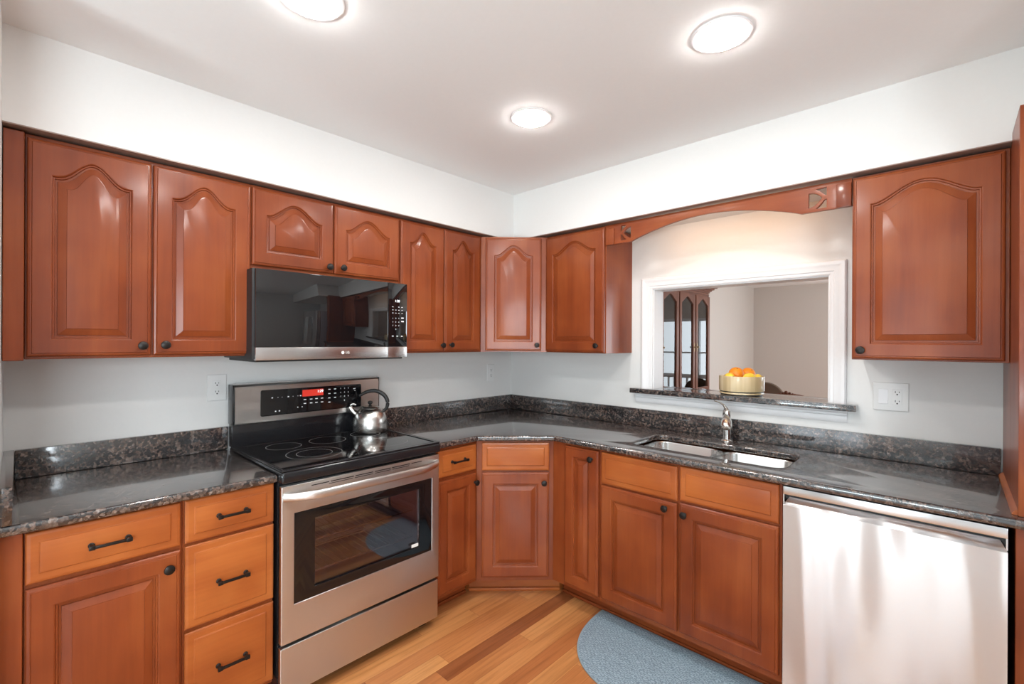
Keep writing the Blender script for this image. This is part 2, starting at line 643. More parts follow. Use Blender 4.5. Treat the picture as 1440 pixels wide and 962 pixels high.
# frames of the daylight openings
def window_frame(name, axis, pos, a0, a1, z0, z1, mullions):
    bm = bmesh.new()
    w, d = 0.055, 0.05

    def put(u0, u1, w0, w1):
        if axis == 0: bx(bm, pos - d, pos + d, u0, u1, w0, w1, 0.004)
        else: bx(bm, u0, u1, pos - d, pos + d, w0, w1, 0.004)
    put(a0, a0 + w, z0, z1); put(a1 - w, a1, z0, z1)
    put(a0 + w, a1 - w, z0, z0 + w); put(a0 + w, a1 - w, z1 - w, z1)
    for m in mullions: put(m - w / 2, m + w / 2, z0 + w, z1 - w)
    struct(name, bm, M['white'])
window_frame('window_1', 1, -6.05, 1.15, 2.62, 0.05, 2.1, [1.98, 2.035, 2.09])
window_frame('window_added_side', 0, 4.65, -5.3, -3.2, 0.75, 2.1, [-4.6, -3.9])  # invented unseen window, placed to let the added side fill in
window_frame('window_3', 1, 6.626, 1.30, 3.0, 0.05, 1.92, [1.73, 2.15, 2.57])
bm = bmesh.new()
bx(bm, 1.355, 2.945, 6.60, 6.65, 0.72, 0.80, 0.004)
bx(bm, 1.355, 2.945, 6.61, 6.64, 1.22, 1.25, 0.004)
for k in range(12): bx(bm, 1.42 + k * 0.13, 1.455 + k * 0.13, 6.61, 6.64, 0.105, 0.72)
struct('window_4', bm, M['white'])
window_frame('window_added_dining', 0, 4.25, 2.8, 5.2, 0.7, 2.15, [3.6, 4.4])  # unseen opening added for the dining fill lamp

# soffit over the wall cabinets, returning outwards past the tall panel
lp = [(0, 0), (4.6, 0), (4.6, -0.80), (2.712, -0.80), (2.712, -SO), (SO, -SO), (SO, -2.711), (0, -2.711)]
me = fill_mesh('wall_soffit', [lp], HC - ZS, M['wall'])
o = link('wall_soffit', me, loc=(0, 0, ZS))
o['kind'] = 'structure'

# stained board under the soffit
lp = [(0.0, 0.0), (2.712, 0.0), (2.712, -SO), (SO, -SO), (SO, -2.711), (0.0, -2.711), (0.0, -2.70), (0.27, -2.70), (0.27, -0.27), (2.70, -0.27), (2.70, -0.02), (0, -0.02)]
lp = [(2.711, -0.25), (2.711, -SO), (SO, -SO), (SO, -2.710), (0.25, -2.710), (0.25, -0.25)]
me = fill_mesh('trim_1', [lp], 0.004, M['soffit'])
o = link('trim_1', me, loc=(0, 0, ZS - 0.0042))
o['kind'] = 'structure'

# pass-through casing: mitred moulding round three sides, jamb lining, apron
def casing():
    bm = bmesh.new()
    prof = [(0.0, 0.0), (0.0, 0.010), (0.006, 0.013), (0.016, 0.013), (0.020, 0.017), (0.034, 0.019), (0.046, 0.024), (0.052, 0.026), (0.062, 0.026), (0.068, 0.020), (0.068, 0.0)]
    zb = 1.150
    path = lambda d: [(WX0 - d, zb), (WX0 - d, WZ1 + d), (WX1 + d, WZ1 + d), (WX1 + d, zb)]
    rows = []
    for d, h in prof:
        rows.append([bm.verts.new((x, -h, z)) for x, z in path(d)])
    for a, b in zip(rows, rows[1:]):
        for i in range(3):
            bm.faces.new((a[i], a[i + 1], b[i + 1], b[i]))
    return bm
cs = casing()
struct('trim_2', cs, M['white'], 25)
bm = bmesh.new()
bx(bm, WX0 - 0.0, WX0 + 0.006, 0.001, 0.119, 1.150, WZ1)
bx(bm, WX1 - 0.006, WX1, 0.001, 0.119, 1.150, WZ1)
bx(bm, WX0 + 0.006, WX1 - 0.006, 0.001, 0.119, WZ1 - 0.006, WZ1)
struct('trim_3', bm, M['white'])
bm = bmesh.new()          # dining-side casing
bx(bm, WX0 - 0.068, WX0, 0.12, 0.138, 1.150, WZ1 + 0.068, 0.004)
bx(bm, WX1, WX1 + 0.068, 0.12, 0.138, 1.150, WZ1 + 0.068, 0.004)
bx(bm, WX0, WX1, 0.12, 0.138, WZ1, WZ1 + 0.068, 0.004)
struct('trim_4', bm, M['white'])
bm = bmesh.new()          # apron moulding under the ledge
prof = [(1.1195, 0.0), (1.1195, 0.032), (1.112, 0.030), (1.105, 0.020), (1.096, 0.018), (1.090, 0.013), (1.076, 0.012), (1.066, 0.010), (1.060, 0.006), (1.060, 0.0)]
ends = []
for x in (1.090, 2.178):
    ends.append([bm.verts.new((x, -h, z)) for z, h in prof])
for i in range(len(prof) - 1):
    bm.faces.new((ends[0][i], ends[0][i + 1], ends[1][i + 1], ends[1][i]))
bm.faces.new(ends[0]); bm.faces.new(ends[1])
struct('trim_5', bm, M['white'], 25)

bm = bmesh.new()
bx(bm, 1.075, 2.218, -0.062, 0.0, 1.120, 1.150, 0.004)
bx(bm, WX0 + 0.0005, WX1 - 0.0005, -0.004, 0.124, 1.1205, 1.150)
bx(bm, 1.075, 2.218, 0.1205, 0.22, 1.120, 1.150, 0.004)
tag(obj('granite_ledge', bm, M['granite']), 'narrow dark granite ledge across the bottom of the pass-through opening', 'ledge')


# ------------------------------------------------------------------ cabinet parts
def arch_fn(t, power):
    """cathedral arch, 0 at the shoulders and 1 at the peak, t in -1..1"""
    a = abs(t)
    if a >= 0.94: return 0.0
    return (0.5 + 0.5 * math.cos(PI * a / 0.94)) ** power


def door_bm(w, h, arch=0.0, stile=0.056, rail=None, top=None, field=0.046, T=0.020, power=0.9, n=28):
    """raised-panel door: x 0..w, z 0..h, back at y=0, front at y=-T"""
    bm = bmesh.new()
    rail = rail or stile
    if top is None: top = stile
    zs = h - top - arch      # shoulder height of the opening
    N = n if arch > 0 else 2

    def loop(d, y, outer):
        pts = []
        if outer:
            x0, x1, z0, z1 = d, w - d, d, h - d
            pts.append((x0, z0)); pts.append((x1, z0))
            for i in range(N + 1):
                t = 1 - 2 * i / N
                pts.append(((x0 + x1) / 2 + (x1 - x0) / 2 * t, z1))
        else:
            x0, x1, z0 = stile + d, w - stile - d, rail + d
            pts.append((x0, z0)); pts.append((x1, z0))
            for i in range(N + 1):
                t = 1 - 2 * i / N
                pts.append(((x0 + x1) / 2 + (x1 - x0) / 2 * t, zs - d + (arch * arch_fn(t, power) if arch else 0.0)))
        return [bm.verts.new((x, y, z)) for x, z in pts]
    rings = [loop(0, 0, True), loop(0, -T + 0.008, True), loop(0.003, -T + 0.0045, True), loop(0.008, -T + 0.003, True), loop(0.0105, -T + 0.0028, True),
             loop(0.0125, -T, True)]
    f = field
    rings += [loop(0, -T, False), loop(0.003, -T + 0.0015, False), loop(0.005, -T + 0.007, False), loop(0.009, -T + 0.0075, False), loop(0.0105, -T + 0.0135, False),
              loop(0.0165, -T + 0.0140, False), loop(0.0172, -T + 0.0105, False), loop(0.021, -T + 0.0090, False),
              loop(f - 0.007, -T + 0.0035, False), loop(f - 0.006, -T + 0.0015, False), loop(f - 0.001, -T + 0.0008, False)]
    for a, b in zip(rings, rings[1:]):
        m = len(a)
        for i in range(m):
            j = (i + 1) % m
            bm.faces.new((a[i], a[j], b[j], b[i]))
    bm.faces.new(list(reversed(rings[0])))
    # panel field as vertical strips so the arched face stays clean
    last = rings[-1]
    b0, b1 = last[0], last[1]
    top_v = last[2:]
    bm.faces.new([b0, b1] + top_v)
    return bm


def drawer_bm(w, h, frame=0.030, T=0.020):
    bm = bmesh.new()

    def loop(d, y):
        return [bm.verts.new((x, y, z)) for x, z in ((d, d), (w - d, d), (w - d, h - d), (d, h - d))]
    rings = [loop(0, 0), loop(0, -T + 0.009), loop(0.003, -T + 0.006), loop(0.010, -T + 0.0045), loop(frame - 0.004, -T + 0.0045), loop(frame - 0.002, -T + 0.0035),
             loop(frame, -T + 0.0005), loop(frame + 0.003, -T)]
    for a, b in zip(rings, rings[1:]):
        for i in range(4):
            j = (i + 1) % 4
            bm.faces.new((a[i], a[j], b[j], b[i]))
    bm.faces.new(list(reversed(rings[0]))); bm.faces.new(rings[-1])
    return bm


TO_FRONT = Matrix.Rotation(PI / 2, 4, 'X')     # lathe axis +z -> -y


def knob(parent, x, z, T=0.020):
    bm = bmesh.new()
    lathe(bm, [(0.008, 0.0), (0.008, 0.002), (0.0055, 0.004), (0.005, 0.012), (0.008, 0.015), (0.0145, 0.018), (0.0160, 0.021), (0.0150, 0.024), (0.009, 0.0265), (0.002, 0.0272)], 24, TO_FRONT)
    obj('knob', bm, M['bronze'], parent, (x, -T, z))


def pull(parent, x, z, L=0.104, T=0.020):
    bm = bmesh.new()
    for s in (-1, 1):
        lathe(bm, [(0.0085, 0.0), (0.0085, 0.003), (0.006, 0.005), (0.0052, 0.020), (0.0052, 0.028)], 16, Matrix.Translation((s * (L / 2 - 0.008), 0, 0)) @ TO_FRONT)
        bx(bm, s * (L / 2 - 0.008) - 0.008, s * (L / 2 - 0.008) + 0.008, -0.031, -0.021, -0.007, 0.007, 0.003)
    bx(bm, -L / 2 + 0.012, L / 2 - 0.012, -0.0305, -0.0225, -0.0045, 0.0045, 0.002)
    obj('handle', bm, M['bronze'], parent, (x, -T, z))


def add_door(cab, x0, x1, z0, z1, depth, knob_at=None, **kw):
    d = obj('door', door_bm(x1 - x0, z1 - z0, **kw), M['wv'], cab, (x0, -depth, z0), ang=12)
    if knob_at: knob(d, knob_at[0] - x0, knob_at[1] - z0)
    return d


def add_drawer(cab, x0, x1, z0, z1, depth, handle=True, hz=None, L=0.104):
    d = obj('drawer_front', drawer_bm(x1 - x0, z1 - z0), M['wh'], cab, (x0, -depth, z0), ang=12)
    if handle: pull(d, (x1 - x0) / 2, (hz if hz else (z0 + z1) / 2) - z0, L)
    return d


DU = 0.305      # wall cabinet box depth
DB = 0.610      # base cabinet box depth
KB = 0.515      # toe kick depth
ZU0, ZU1 = 1.366, 2.115
ZC = 0.884      # underside of the worktop


def upper_body(cab, w, z0=ZU0, x0=0.0, depth=DU):
    bm = bmesh.new()
    bx(bm, x0, x0 + w, -depth, -0.001, z0, ZU1, 0.0015, 1)
    obj('body', bm, M['wv'], cab)


def base_body(cab, w, x0=0.0, kick=True):
    bm = bmesh.new()
    bx(bm, x0, x0 + w, -DB, -0.002, 0.100, ZC - 0.001, 0.0015, 1)
    obj('body', bm, M['wv'], cab)
    if kick:
        bm = bmesh.new()
        bx(bm, x0, x0 + w, -KB, -0.02, 0.0, 0.0995)
        bx(bm, x0, x0 + w, -KB - 0.010, -KB, 0.0, 0.018, 0.004)
        obj('toe_kick', bm, M['shoe'], cab)


def on_left(y):  return dict(loc=(0, y, 0), rotz=PI / 2)


# ---- wall cabinets along the stove wall (local x runs along +y)
def LZ(y, base): return y - base

# tall pair by the end wall
y0 = -2.709
t = thing('wall_cabinet', 'tall double-door cherry wall cabinet hung left of the microwave, beside the end wall', 'wall cabinet', group='cherry wall cabinets', **on_left(y0))
bm = bmesh.new(); bx(bm, 0.0, 0.048, -DU - 0.016, -0.001, ZU0 - 0.004, ZU1, 0.002, 1)
obj('filler_panel', bm, M['wv'], t)
upper_body(t, 0.680, x0=0.049)
yy = lambda v: v - y0
add_door(t, yy(-2.655), yy(-2.326), 1.375, 2.101, DU, (yy(-2.353), 1.411), arch=0.066, top=0.046, power=1.25)
add_door(t, yy(-2.320), yy(-1.983), 1.375, 2.101, DU, (yy(-2.284), 1.414), arch=0.066, top=0.046, power=1.25)
# short pair over the microwave
y0 = -1.979
t = thing('wall_cabinet', 'short double-door cherry wall cabinet mounted directly above the microwave', 'wall cabinet', group='cherry wall cabinets', **on_left(y0))
yy = lambda v: v - y0
upper_body(t, 0.746, 1.748)
add_door(t, yy(-1.976), yy(-1.609), 1.764, 2.103, DU, (yy(-1.636), 1.792), arch=0.066, top=0.046, power=0.85)
add_door(t, yy(-1.604), yy(-1.236), 1.764, 2.103, DU, (yy(-1.566), 1.795), arch=0.066, top=0.046, power=0.85)
# narrow pair right of the microwave
y0 = -1.232
t = thing('wall_cabinet', 'tall cherry wall cabinet with two narrow doors hung between microwave and diagonal corner cabinet', 'wall cabinet', group='cherry wall cabinets', **on_left(y0))
yy = lambda v: v - y0
upper_body(t, 0.621)
add_door(t, yy(-1.224), yy(-0.924), 1.375, 2.104, DU, (yy(-0.942), 1.410), arch=0.066, top=0.046, power=1.25)
add_door(t, yy(-0.919), yy(-0.629), 1.375, 2.104, DU, (yy(-0.876), 1.412), arch=0.066, top=0.046, power=1.25)

# diagonal corner wall cabinet; its own frame stands on the diagonal face
t = thing('wall_cabinet', 'diagonal single-door cherry wall cabinet hung across the corner of the room', 'wall cabinet', (0.457, -0.457, 0), PI / 4, group='cherry wall cabinets')
me = fill_mesh('body', [[(0.002, -0.002), (0.002, -0.609), (DU, -0.609), (0.609, -DU), (0.609, -0.002)]], ZU1 - ZU0, M['wv'], 0.0,
               Matrix.Translation((0, 0, ZU0)))
me.transform(Matrix.Rotation(-PI / 4, 4, 'Z') @ Matrix.Translation((-0.457, 0.457, 0)))
link('body', me, t)
add_door(t, -0.185, 0.178, 1.375, 2.104, 0.001, (0.149, 1.412), arch=0.066, top=0.046, power=1.0)

# wall cabinet right of the corner
t = thing('wall_cabinet', 'single-door cherry wall cabinet with exposed side hung left of the pass-through opening', 'wall cabinet', (0.6095, 0, 0), group='cherry wall cabinets')
upper_body(t, 0.447)
add_door(t, 0.004, 0.442, 1.372, 2.104, DU, (0.398, 1.412), arch=0.066, top=0.046, power=0.95)
# wall cabinet at the right
t = thing('wall_cabinet', 'single-door cherry wall cabinet hung right of the pass-through beside the tall end panel', 'wall cabinet', (2.232, 0, 0), group='cherry wall cabinets')
upper_body(t, 0.447)
add_door(t, 0.004, 0.436, 1.372, 2.106, DU, (0.032, 1.405), arch=0.066, top=0.046, power=0.75)


# ---- arched valance with pierced emblems
def emblem(cx, cz, s, mirror):
    """three openings of a square emblem: a rounded arrow head and two corner pieces"""
    def mp(pts):
        return [(cx + (-1 if mirror else 1) * x * s, cz + y * s * 1.25) for x, y in pts]
    arc = lambda n, r: [(-0.5 + r * (1 - (abs(k / n * 2 - 1)) ** 2.0), -0.5 + k / n) for k in range(n + 1)]
    head = [(-0.5, -0.42), (-0.25, -0.36), (0.0, -0.22), (0.2, -0.02), (0.25, 0.03), (0.1, 0.18), (-0.1, 0.29), (-0.3, 0.35), (-0.5, 0.36)]
    upper_ = [(0.5, 0.12), (0.5, 0.55), (-0.08, 0.52), (0.18, 0.36), (0.38, 0.18)]
    lower_ = [(-0.1, -0.5), (0.5, -0.5), (0.5, -0.06), (0.38, -0.08), (0.22, -0.26), (0.04, -0.42)]
    return [mp(head), mp(upper_), mp(lower_)]


vx0, vx1, vzt = 1.0575, 2.231, 2.115
out = [(vx0, vzt), (vx0, 2.000), (1.218, 2.000)]
for i in range(1, 40):
    u = i / 40
    x = 1.218 + (2.050 - 1.218) * u
    out.append((x, 2.000 + 0.078 * (math.sin(PI * u) ** 0.85) ** 1.05))
out += [(2.050, 2.000), (vx1, 2.000), (vx1, vzt)]
me = fill_mesh('valance_board', [out] + emblem(1.186, 2.055, 0.064, True) + emblem(2.110, 2.053, 0.066, False), 0.018, M['whd'], 0.001, UPRIGHT)
t = thing('window_valance', 'arched cherry valance board with two pierced emblems spanning above the pass-through', 'valance', (0, 0, 0))
link('board', me, t, (0, -0.292, 0))
bm = bmesh.new(); bx(bm, vx0 + 0.0005, vx0 + 0.056, -0.318, -0.3105, 1.998, 2.090, 0.002)
obj('end_block', bm, M['wv'], t)
bm = bmesh.new(); bx(bm, 2.178, vx1 - 0.0005, -0.324, -0.3105, 1.998, 2.097, 0.004)
obj('end_block', bm, M['wv'], t)

# ---- tall end panel standing on the worktop
t = thing('end_panel', 'tall cherry end panel standing on the worktop at the right edge of the view', 'panel', (2.680, 0, 0.915))
bm = bmesh.new()
bx(bm, 0.0, 0.022, -0.34, -0.004, 0.0, 1.200, 0.001, 1)
bx(bm, 0.0, 0.022, -0.590, -0.3405, 0.0, 1.235, 0.001, 1)
obj('panel', bm, M['wv'], t)
bm = bmesh.new(); bx(bm, 0.0, 0.10, -0.606, -0.5905, 0.0, 1.235, 0.002)
obj('face_stile', bm, M['wv'], t)
bm = bmesh.new()
for q in range(1):
    a = [bm.verts.new((x, -0.023, z)) for x, z in ((-0.013, 0), (0, 0), (0, 0.016), (-0.005, 0.014), (-0.011, 0.007))]
    b = [bm.verts.new((x, -0.595, z)) for x, z in ((-0.013, 0), (0, 0), (0, 0.016), (-0.005, 0.014), (-0.011, 0.007))]
    for i in range(5): bm.faces.new((a[i], a[(i + 1) % 5], b[(i + 1) % 5], b[i]))
    bm.faces.new(a); bm.faces.new(b)
obj('shoe_moulding', bm, M['wh'], t)

# ------------------------------------------------------------------ base cabinets
y0 = -2.709
t = thing('base_cabinet', 'cherry base cabinet with one drawer over one door at the far left end', 'base cabinet', group='cherry base cabinets', **on_left(y0))
yy = lambda v: v - y0
bm = bmesh.new(); bx(bm, 0.0, 0.047, -DB - 0.014, -0.002, 0.0, ZC - 0.001, 0.002, 1)
obj('filler_panel', bm, M['wv'], t)
base_body(t, 0.378, 0.048)
add_drawer(t, yy(-2.657), yy(-2.290), 0.730, 0.877, DB, hz=0.804)
add_door(t, yy(-2.657), yy(-2.290), 0.118, 0.716, DB, (yy(-2.325), 0.668), stile=0.058)
y0 = -2.2825
t = thing('base_cabinet', 'three-drawer cherry base cabinet standing left of the steel range', 'base cabinet', group='cherry base cabinets', **on_left(y0))
yy = lambda v: v - y0
base_body(t, 0.295)
add_drawer(t, yy(-2.277), yy(-1.989), 0.731, 0.879, DB, hz=0.805)
add_drawer(t, yy(-2.277), yy(-1.989), 0.434, 0.720, DB, hz=0.571)
add_drawer(t, yy(-2.277), yy(-1.989), 0.118, 0.420, DB, hz=0.267)
y0 = -1.2165
t = thing('base_cabinet', 'narrow cherry base cabinet with drawer and door between range and corner', 'base cabinet', group='cherry base cabinets', **on_left(y0))
yy = lambda v: v - y0
base_body(t, 0.300)
add_drawer(t, yy(-1.196), yy(-0.932), 0.728, 0.868, DB, hz=0.801)
add_door(t, yy(-1.196), yy(-0.932), 0.122, 0.708, DB, (yy(-0.947), 0.660), stile=0.052)

# diagonal corner base
t = thing('base_cabinet', 'diagonal cherry corner base cabinet with false drawer and one door', 'base cabinet', (0.762, -0.762, 0), PI / 4, group='cherry base cabinets')
def diag_me(name, pts, z0, z1, mat):
    m = fill_mesh(name, [pts], z1 - z0, mat, 0.0, Matrix.Translation((0, 0, z0)))
    m.transform(Matrix.Rotation(-PI / 4, 4, 'Z') @ Matrix.Translation((-0.762, 0.762, 0)))
    return m
link('body', diag_me('body', [(0.002, -0.002), (0.002, -0.9155), (DB, -0.9155), (0.9145, -DB), (0.9145, -0.002)], 0.100, ZC - 0.001, M['wv']), t)
link('toe_kick', diag_me('toe_kick', [(0.02, -0.02), (0.02, -0.89), (KB, -0.885), (0.885, -KB), (0.89, -0.02)], 0.0, 0.0995, M['wh']), t)
bm = bmesh.new(); bx(bm, -0.262, 0.262, 0.072, 0.088, 0.0, 0.019, 0.005)
obj('shoe_moulding', bm, M['wh'], t)
add_drawer(t, -0.187, 0.187, 0.717, 0.872, 0.001, handle=False)
add_door(t, -0.187, 0.187, 0.124, 0.706, 0.001, (0.158, 0.652), stile=0.060)

# sink wall
t = thing('base_cabinet', 'narrow single-door cherry base cabinet between corner and sink cabinet', 'base cabinet', (0.915, 0, 0), group='cherry base cabinets')
base_body(t, 0.304)
bm = bmesh.new(); bx(bm, 0.0, 0.080, -DB - 0.006, -DB - 0.0005, 0.104, ZC - 0.002, 0.001, 1)
obj('filler_panel', bm, M['wv'], t)
add_door(t, 0.086, 0.300, 0.122, 0.872, DB, (0.262, 0.826), stile=0.052)
t = thing('base_cabinet', 'wide cherry sink base cabinet with two false drawers over two doors', 'base cabinet', (1.2195, 0, 0), group='cherry base cabinets')
bm = bmesh.new()
bx(bm, 0.0, 0.02, -DB, -0.002, 0.100, ZC - 0.001); bx(bm, 0.813, 0.833, -DB, -0.002, 0.100, ZC - 0.001)
bx(bm, 0.02, 0.813, -0.02, -0.002, 0.100, ZC - 0.001); bx(bm, 0.02, 0.813, -DB, -0.02, 0.100, 0.12)
bx(bm, 0.02, 0.813, -DB, -DB + 0.02, 0.12, ZC - 0.001)
obj('body', bm, M['wv'], t)
bm = bmesh.new()
bx(bm, 0, 0.833, -KB, -0.02, 0.0, 0.0995)
bx(bm, 0, 0.833, -KB - 0.010, -KB, 0.0, 0.018, 0.004)
obj('toe_kick', bm, M['shoe'], t)
add_drawer(t, 0.012, 0.413, 0.714, 0.871, DB, handle=False)
add_drawer(t, 0.425, 0.824, 0.722, 0.876, DB, handle=False)
add_door(t, 0.012, 0.413, 0.124, 0.703, DB, (0.362, 0.674), stile=0.058)
add_door(t, 0.425, 0.824, 0.128, 0.711, DB, (0.451, 0.666), stile=0.058)
bm = bmesh.new()
bx(bm, 2.6745, 2.80, -0.612, -0.004, 0.0, ZC - 0.001, 0.0015, 1)
tag(obj('filler_cabinet', bm, M['wv']), 'plain cherry filler closing the base run right of the dishwasher', 'cabinet')

# ------------------------------------------------------------------ worktops and splashes
EV = 0.643


def top(name, loops, label, z0=ZC, z1=0.914):
    me = fill_mesh(name, loops, z1 - z0, M['granite'], 0.009, Matrix.Translation((0, 0, z0)), 3)
    return tag(link(name, me), label, 'worktop')


top('granite_worktop', [[(0.002, -1.984), (0.002, -2.709), (EV, -2.709), (EV, -1.984)]], 'short granite worktop on the drawers left of the range')
hole = rrect(1.325, 2.030, -0.505, -0.185, 0.06)
top('granite_worktop', [[(0.002, -0.002), (0.002, -1.2155), (EV, -1.2155), (EV, -0.937), (0.937, -EV), (2.80, -EV), (2.80, -0.002)], hole],
    'long L-shaped granite worktop with the sink cut into it, running around the corner')


def slab(name, b, label):
    bm = bmesh.new(); bx(bm, *b, 0.003)
    tag(obj(name, bm, M['granite']), label, 'backsplash')


ZB = 1.021
slab('granite_backsplash', (0.001, 0.021, -2.681, -1.984, 0.9145, ZB), 'granite backsplash strip on the wall left of the range')
slab('granite_backsplash', (0.001, 0.640, -2.7105, -2.682, 0.9145, ZB), 'short granite side splash along the end wall, at the left edge of the view')
slab('granite_backsplash', (0.001, 0.021, -1.2155, -0.0005, 0.9145, ZB), 'granite backsplash strip between the range and the room corner')
slab('granite_backsplash', (0.0215, 2.674, -0.021, -0.001, 0.9145, ZB), 'long granite backsplash strip on the wall behind the sink')

# ------------------------------------------------------------------ sink
t = thing('kitchen_sink', 'undermounted double-bowl stainless steel sink set in the granite worktop', 'sink', (1.6775, -0.345, 0.70))


def bowl_bm(x0, x1, y0, y1, zt, zb, r=0.055):
    bm = bmesh.new()
    rings = []
    for ins, z in ((-0.014, zt - 0.0015), (0.0, zt), (0.003, zt - 0.004), (0.010, zb + 0.03), (0.018, zb + 0.01), (0.035, zb), ):
        rings.append([bm.verts.new((x, y, z)) for x, y in rrect(x0 + ins, x1 - ins, y0 + ins, y1 - ins, max(0.01, r - ins * 0.5 if ins > 0 else r))])
    for a, b in zip(rings, rings[1:]):
        m = len(a)
        for i in range(m): bm.faces.new((a[i], a[(i + 1) % m], b[(i + 1) % m], b[i]))
    bm.faces.new(rings[-1])
    return bm


obj('bowl', bowl_bm(-0.338, 0.002, -0.150, 0.152, 0.181, -0.005), M['sink'], t)
obj('bowl', bowl_bm(0.030, 0.338, -0.150, 0.152, 0.181, 0.015), M['sink'], t)
bm = bmesh.new(); bx(bm, 0.0165, 0.0155 + 0.0002, -0.12, 0.12, 0.10, 0.1795)
bx(bm, 0.004, 0.028, -0.135, 0.135, 0.150, 0.1785, 0.006)
obj('divider', bm, M['sink'], t)
for cx, zz in ((-0.168, -0.004), (0.184, 0.016)):
    bm = bmesh.new(); lathe(bm, [(0.045, zz), (0.044, zz + 0.003), (0.036, zz + 0.003), (0.03, zz + 0.0015), (0.005, zz + 0.001)], 28, Matrix.Translation((cx, 0, 0)))
    obj('strainer', bm, M['chrome'], t)

# ------------------------------------------------------------------ faucet
t = thing('kitchen_faucet', 'satin nickel single-lever faucet standing behind the sink divider', 'faucet', (1.668, -0.098, 0.9145))
bm = bmesh.new(); lathe(bm, [(0.030, 0.0), (0.030, 0.004), (0.026, 0.008), (0.021, 0.011), (0.0195, 0.03), (0.019, 0.125), (0.021, 0.14), (0.019, 0.158), (0.010, 0.166)], 28)
obj('body', bm, M['chrome'], t)
sp = curve_pts([(0, -0.004, 0.108), (0.012, -0.045, 0.132), (0.026, -0.085, 0.136), (0.038, -0.115, 0.126)], 18)
bm = bmesh.new(); tube(bm, sp, [0.016 - 0.003 * i / 18 for i in range(len(sp))], 16)
obj('spout', bm, M['chrome'], t)
hd = curve_pts([(0.032, -0.098, 0.134), (0.040, -0.122, 0.124), (0.047, -0.143, 0.106), (0.050, -0.153, 0.090)], 18)
bm = bmesh.new(); tube(bm, hd, [0.016, 0.018, 0.0195, 0.021, 0.022, 0.0228, 0.0236, 0.0244, 0.025, 0.0256, 0.026, 0.0264, 0.0268, 0.027, 0.0272, 0.0274, 0.027, 0.025, 0.021][:len(hd)], 18)
obj('spray_head', bm, M['chrome'], t)
lv = curve_pts([(0, 0, 0.158), (-0.004, -0.008, 0.176), (-0.018, -0.022, 0.196), (-0.050, -0.040, 0.211)], 18)
bm = bmesh.new(); tube(bm, lv, [0.016 - 0.011 * min(1, i / 15) for i in range(len(lv))], 14, (1.15, 0.6))
obj('lever', bm, M['chrome'], t)

# ------------------------------------------------------------------ range
RC = -1.600
t = thing('kitchen_range', 'freestanding stainless electric range with black glass cooktop against the wall', 'range', (0, RC, 0), PI / 2)
HW = 0.379
bm = bmesh.new()
bx(bm, -HW, -0.29, -0.635, -0.02, 0.03, 0.900); bx(bm, 0.29, HW, -0.635, -0.02, 0.03, 0.900)
bx(bm, -0.29, 0.29, -0.10, -0.02, 0.03, 0.900); bx(bm, -0.29, 0.29, -0.635, -0.10, 0.03, 0.36)
bx(bm, -0.29, 0.29, -0.635, -0.10, 0.78, 0.900)
for sx in (-0.33, 0.33):
    for sy in (-0.58, -0.08): bx(bm, sx - 0.02, sx + 0.02, sy - 0.02, sy + 0.02, 0.0, 0.03)
obj('body', bm, M['black'], t)
bm = bmesh.new()     # lining of the oven
bx(bm, -0.2895, 0.2895, -0.12, -0.1005, 0.3605, 0.7795)
bx(bm, -0.2895, -0.27, -0.630, -0.12, 0.3605, 0.7795); bx(bm, 0.27, 0.2895, -0.630, -0.12, 0.3605, 0.7795)
bx(bm, -0.27, 0.27, -0.630, -0.12, 0.3605, 0.37); bx(bm, -0.27, 0.27, -0.630, -0.12, 0.77, 0.7795)
obj('oven_lining', bm, M['oven'], t)
for zr in (0.47, 0.60):
    bm = bmesh.new()
    for yy_ in (-0.60, -0.37, -0.15): tube(bm, [(-0.268, yy_, zr), (0.268, yy_, zr)], 0.004, 8)
    for k in range(17): tube(bm, [(-0.25 + k * 0.03125, -0.60, zr + 0.005), (-0.25 + k * 0.03125, -0.15, zr + 0.005)], 0.002, 6)
    obj('oven_rack', bm, M['rack'], t)
# cooktop
me = fill_mesh('cooktop', [rrect(-0.381, 0.381, -0.680, -0.03, 0.012)], 0.046, M['black'], 0.011, Matrix.Translation((0, 0, 0.880)), 4)
ct = link('cooktop', me, t)
bm = bmesh.new()
fr = fill_mesh('x', [rrect(-0.381, 0.381, -0.676, -0.06, 0.010), rrect(-0.362, 0.362, -0.650, -0.10, 0.012)], 0.005, M['black'], 0.002, Matrix.Translation((0, 0, 0.9262)))
link('rim', fr, ct)
bm = bmesh.new(); bx(bm, -0.3615, 0.3615, -0.6495, -0.1005, 0.9262, 0.9280)
obj('glass_top', bm, M['bglass'], ct)


def ring_bm(cx, cy, r, w=0.0022, z=0.9282):
    bm = bmesh.new()
    n = 64
    a = [bm.verts.new((cx + r * math.cos(2 * PI * i / n), cy + r * math.sin(2 * PI * i / n), z)) for i in range(n)]
    b = [bm.verts.new((cx + (r - w) * math.cos(2 * PI * i / n), cy + (r - w) * math.sin(2 * PI * i / n), z)) for i in range(n)]
    for i in range(n):
        j = (i + 1) % n
        bm.faces.new((a[i], a[j], b[j], b[i]))
    return bm


for wy, wx, r in ((-1.755, 0.450, 0.118), (-1.755, 0.450, 0.076), (-1.800, 0.215, 0.078), (-1.590, 0.225, 0.088), (-1.375, 0.215, 0.078), (-1.40, 0.470, 0.105)):
    obj('burner_ring', ring_bm(wy - RC, -wx, r), M['ring'], ct)
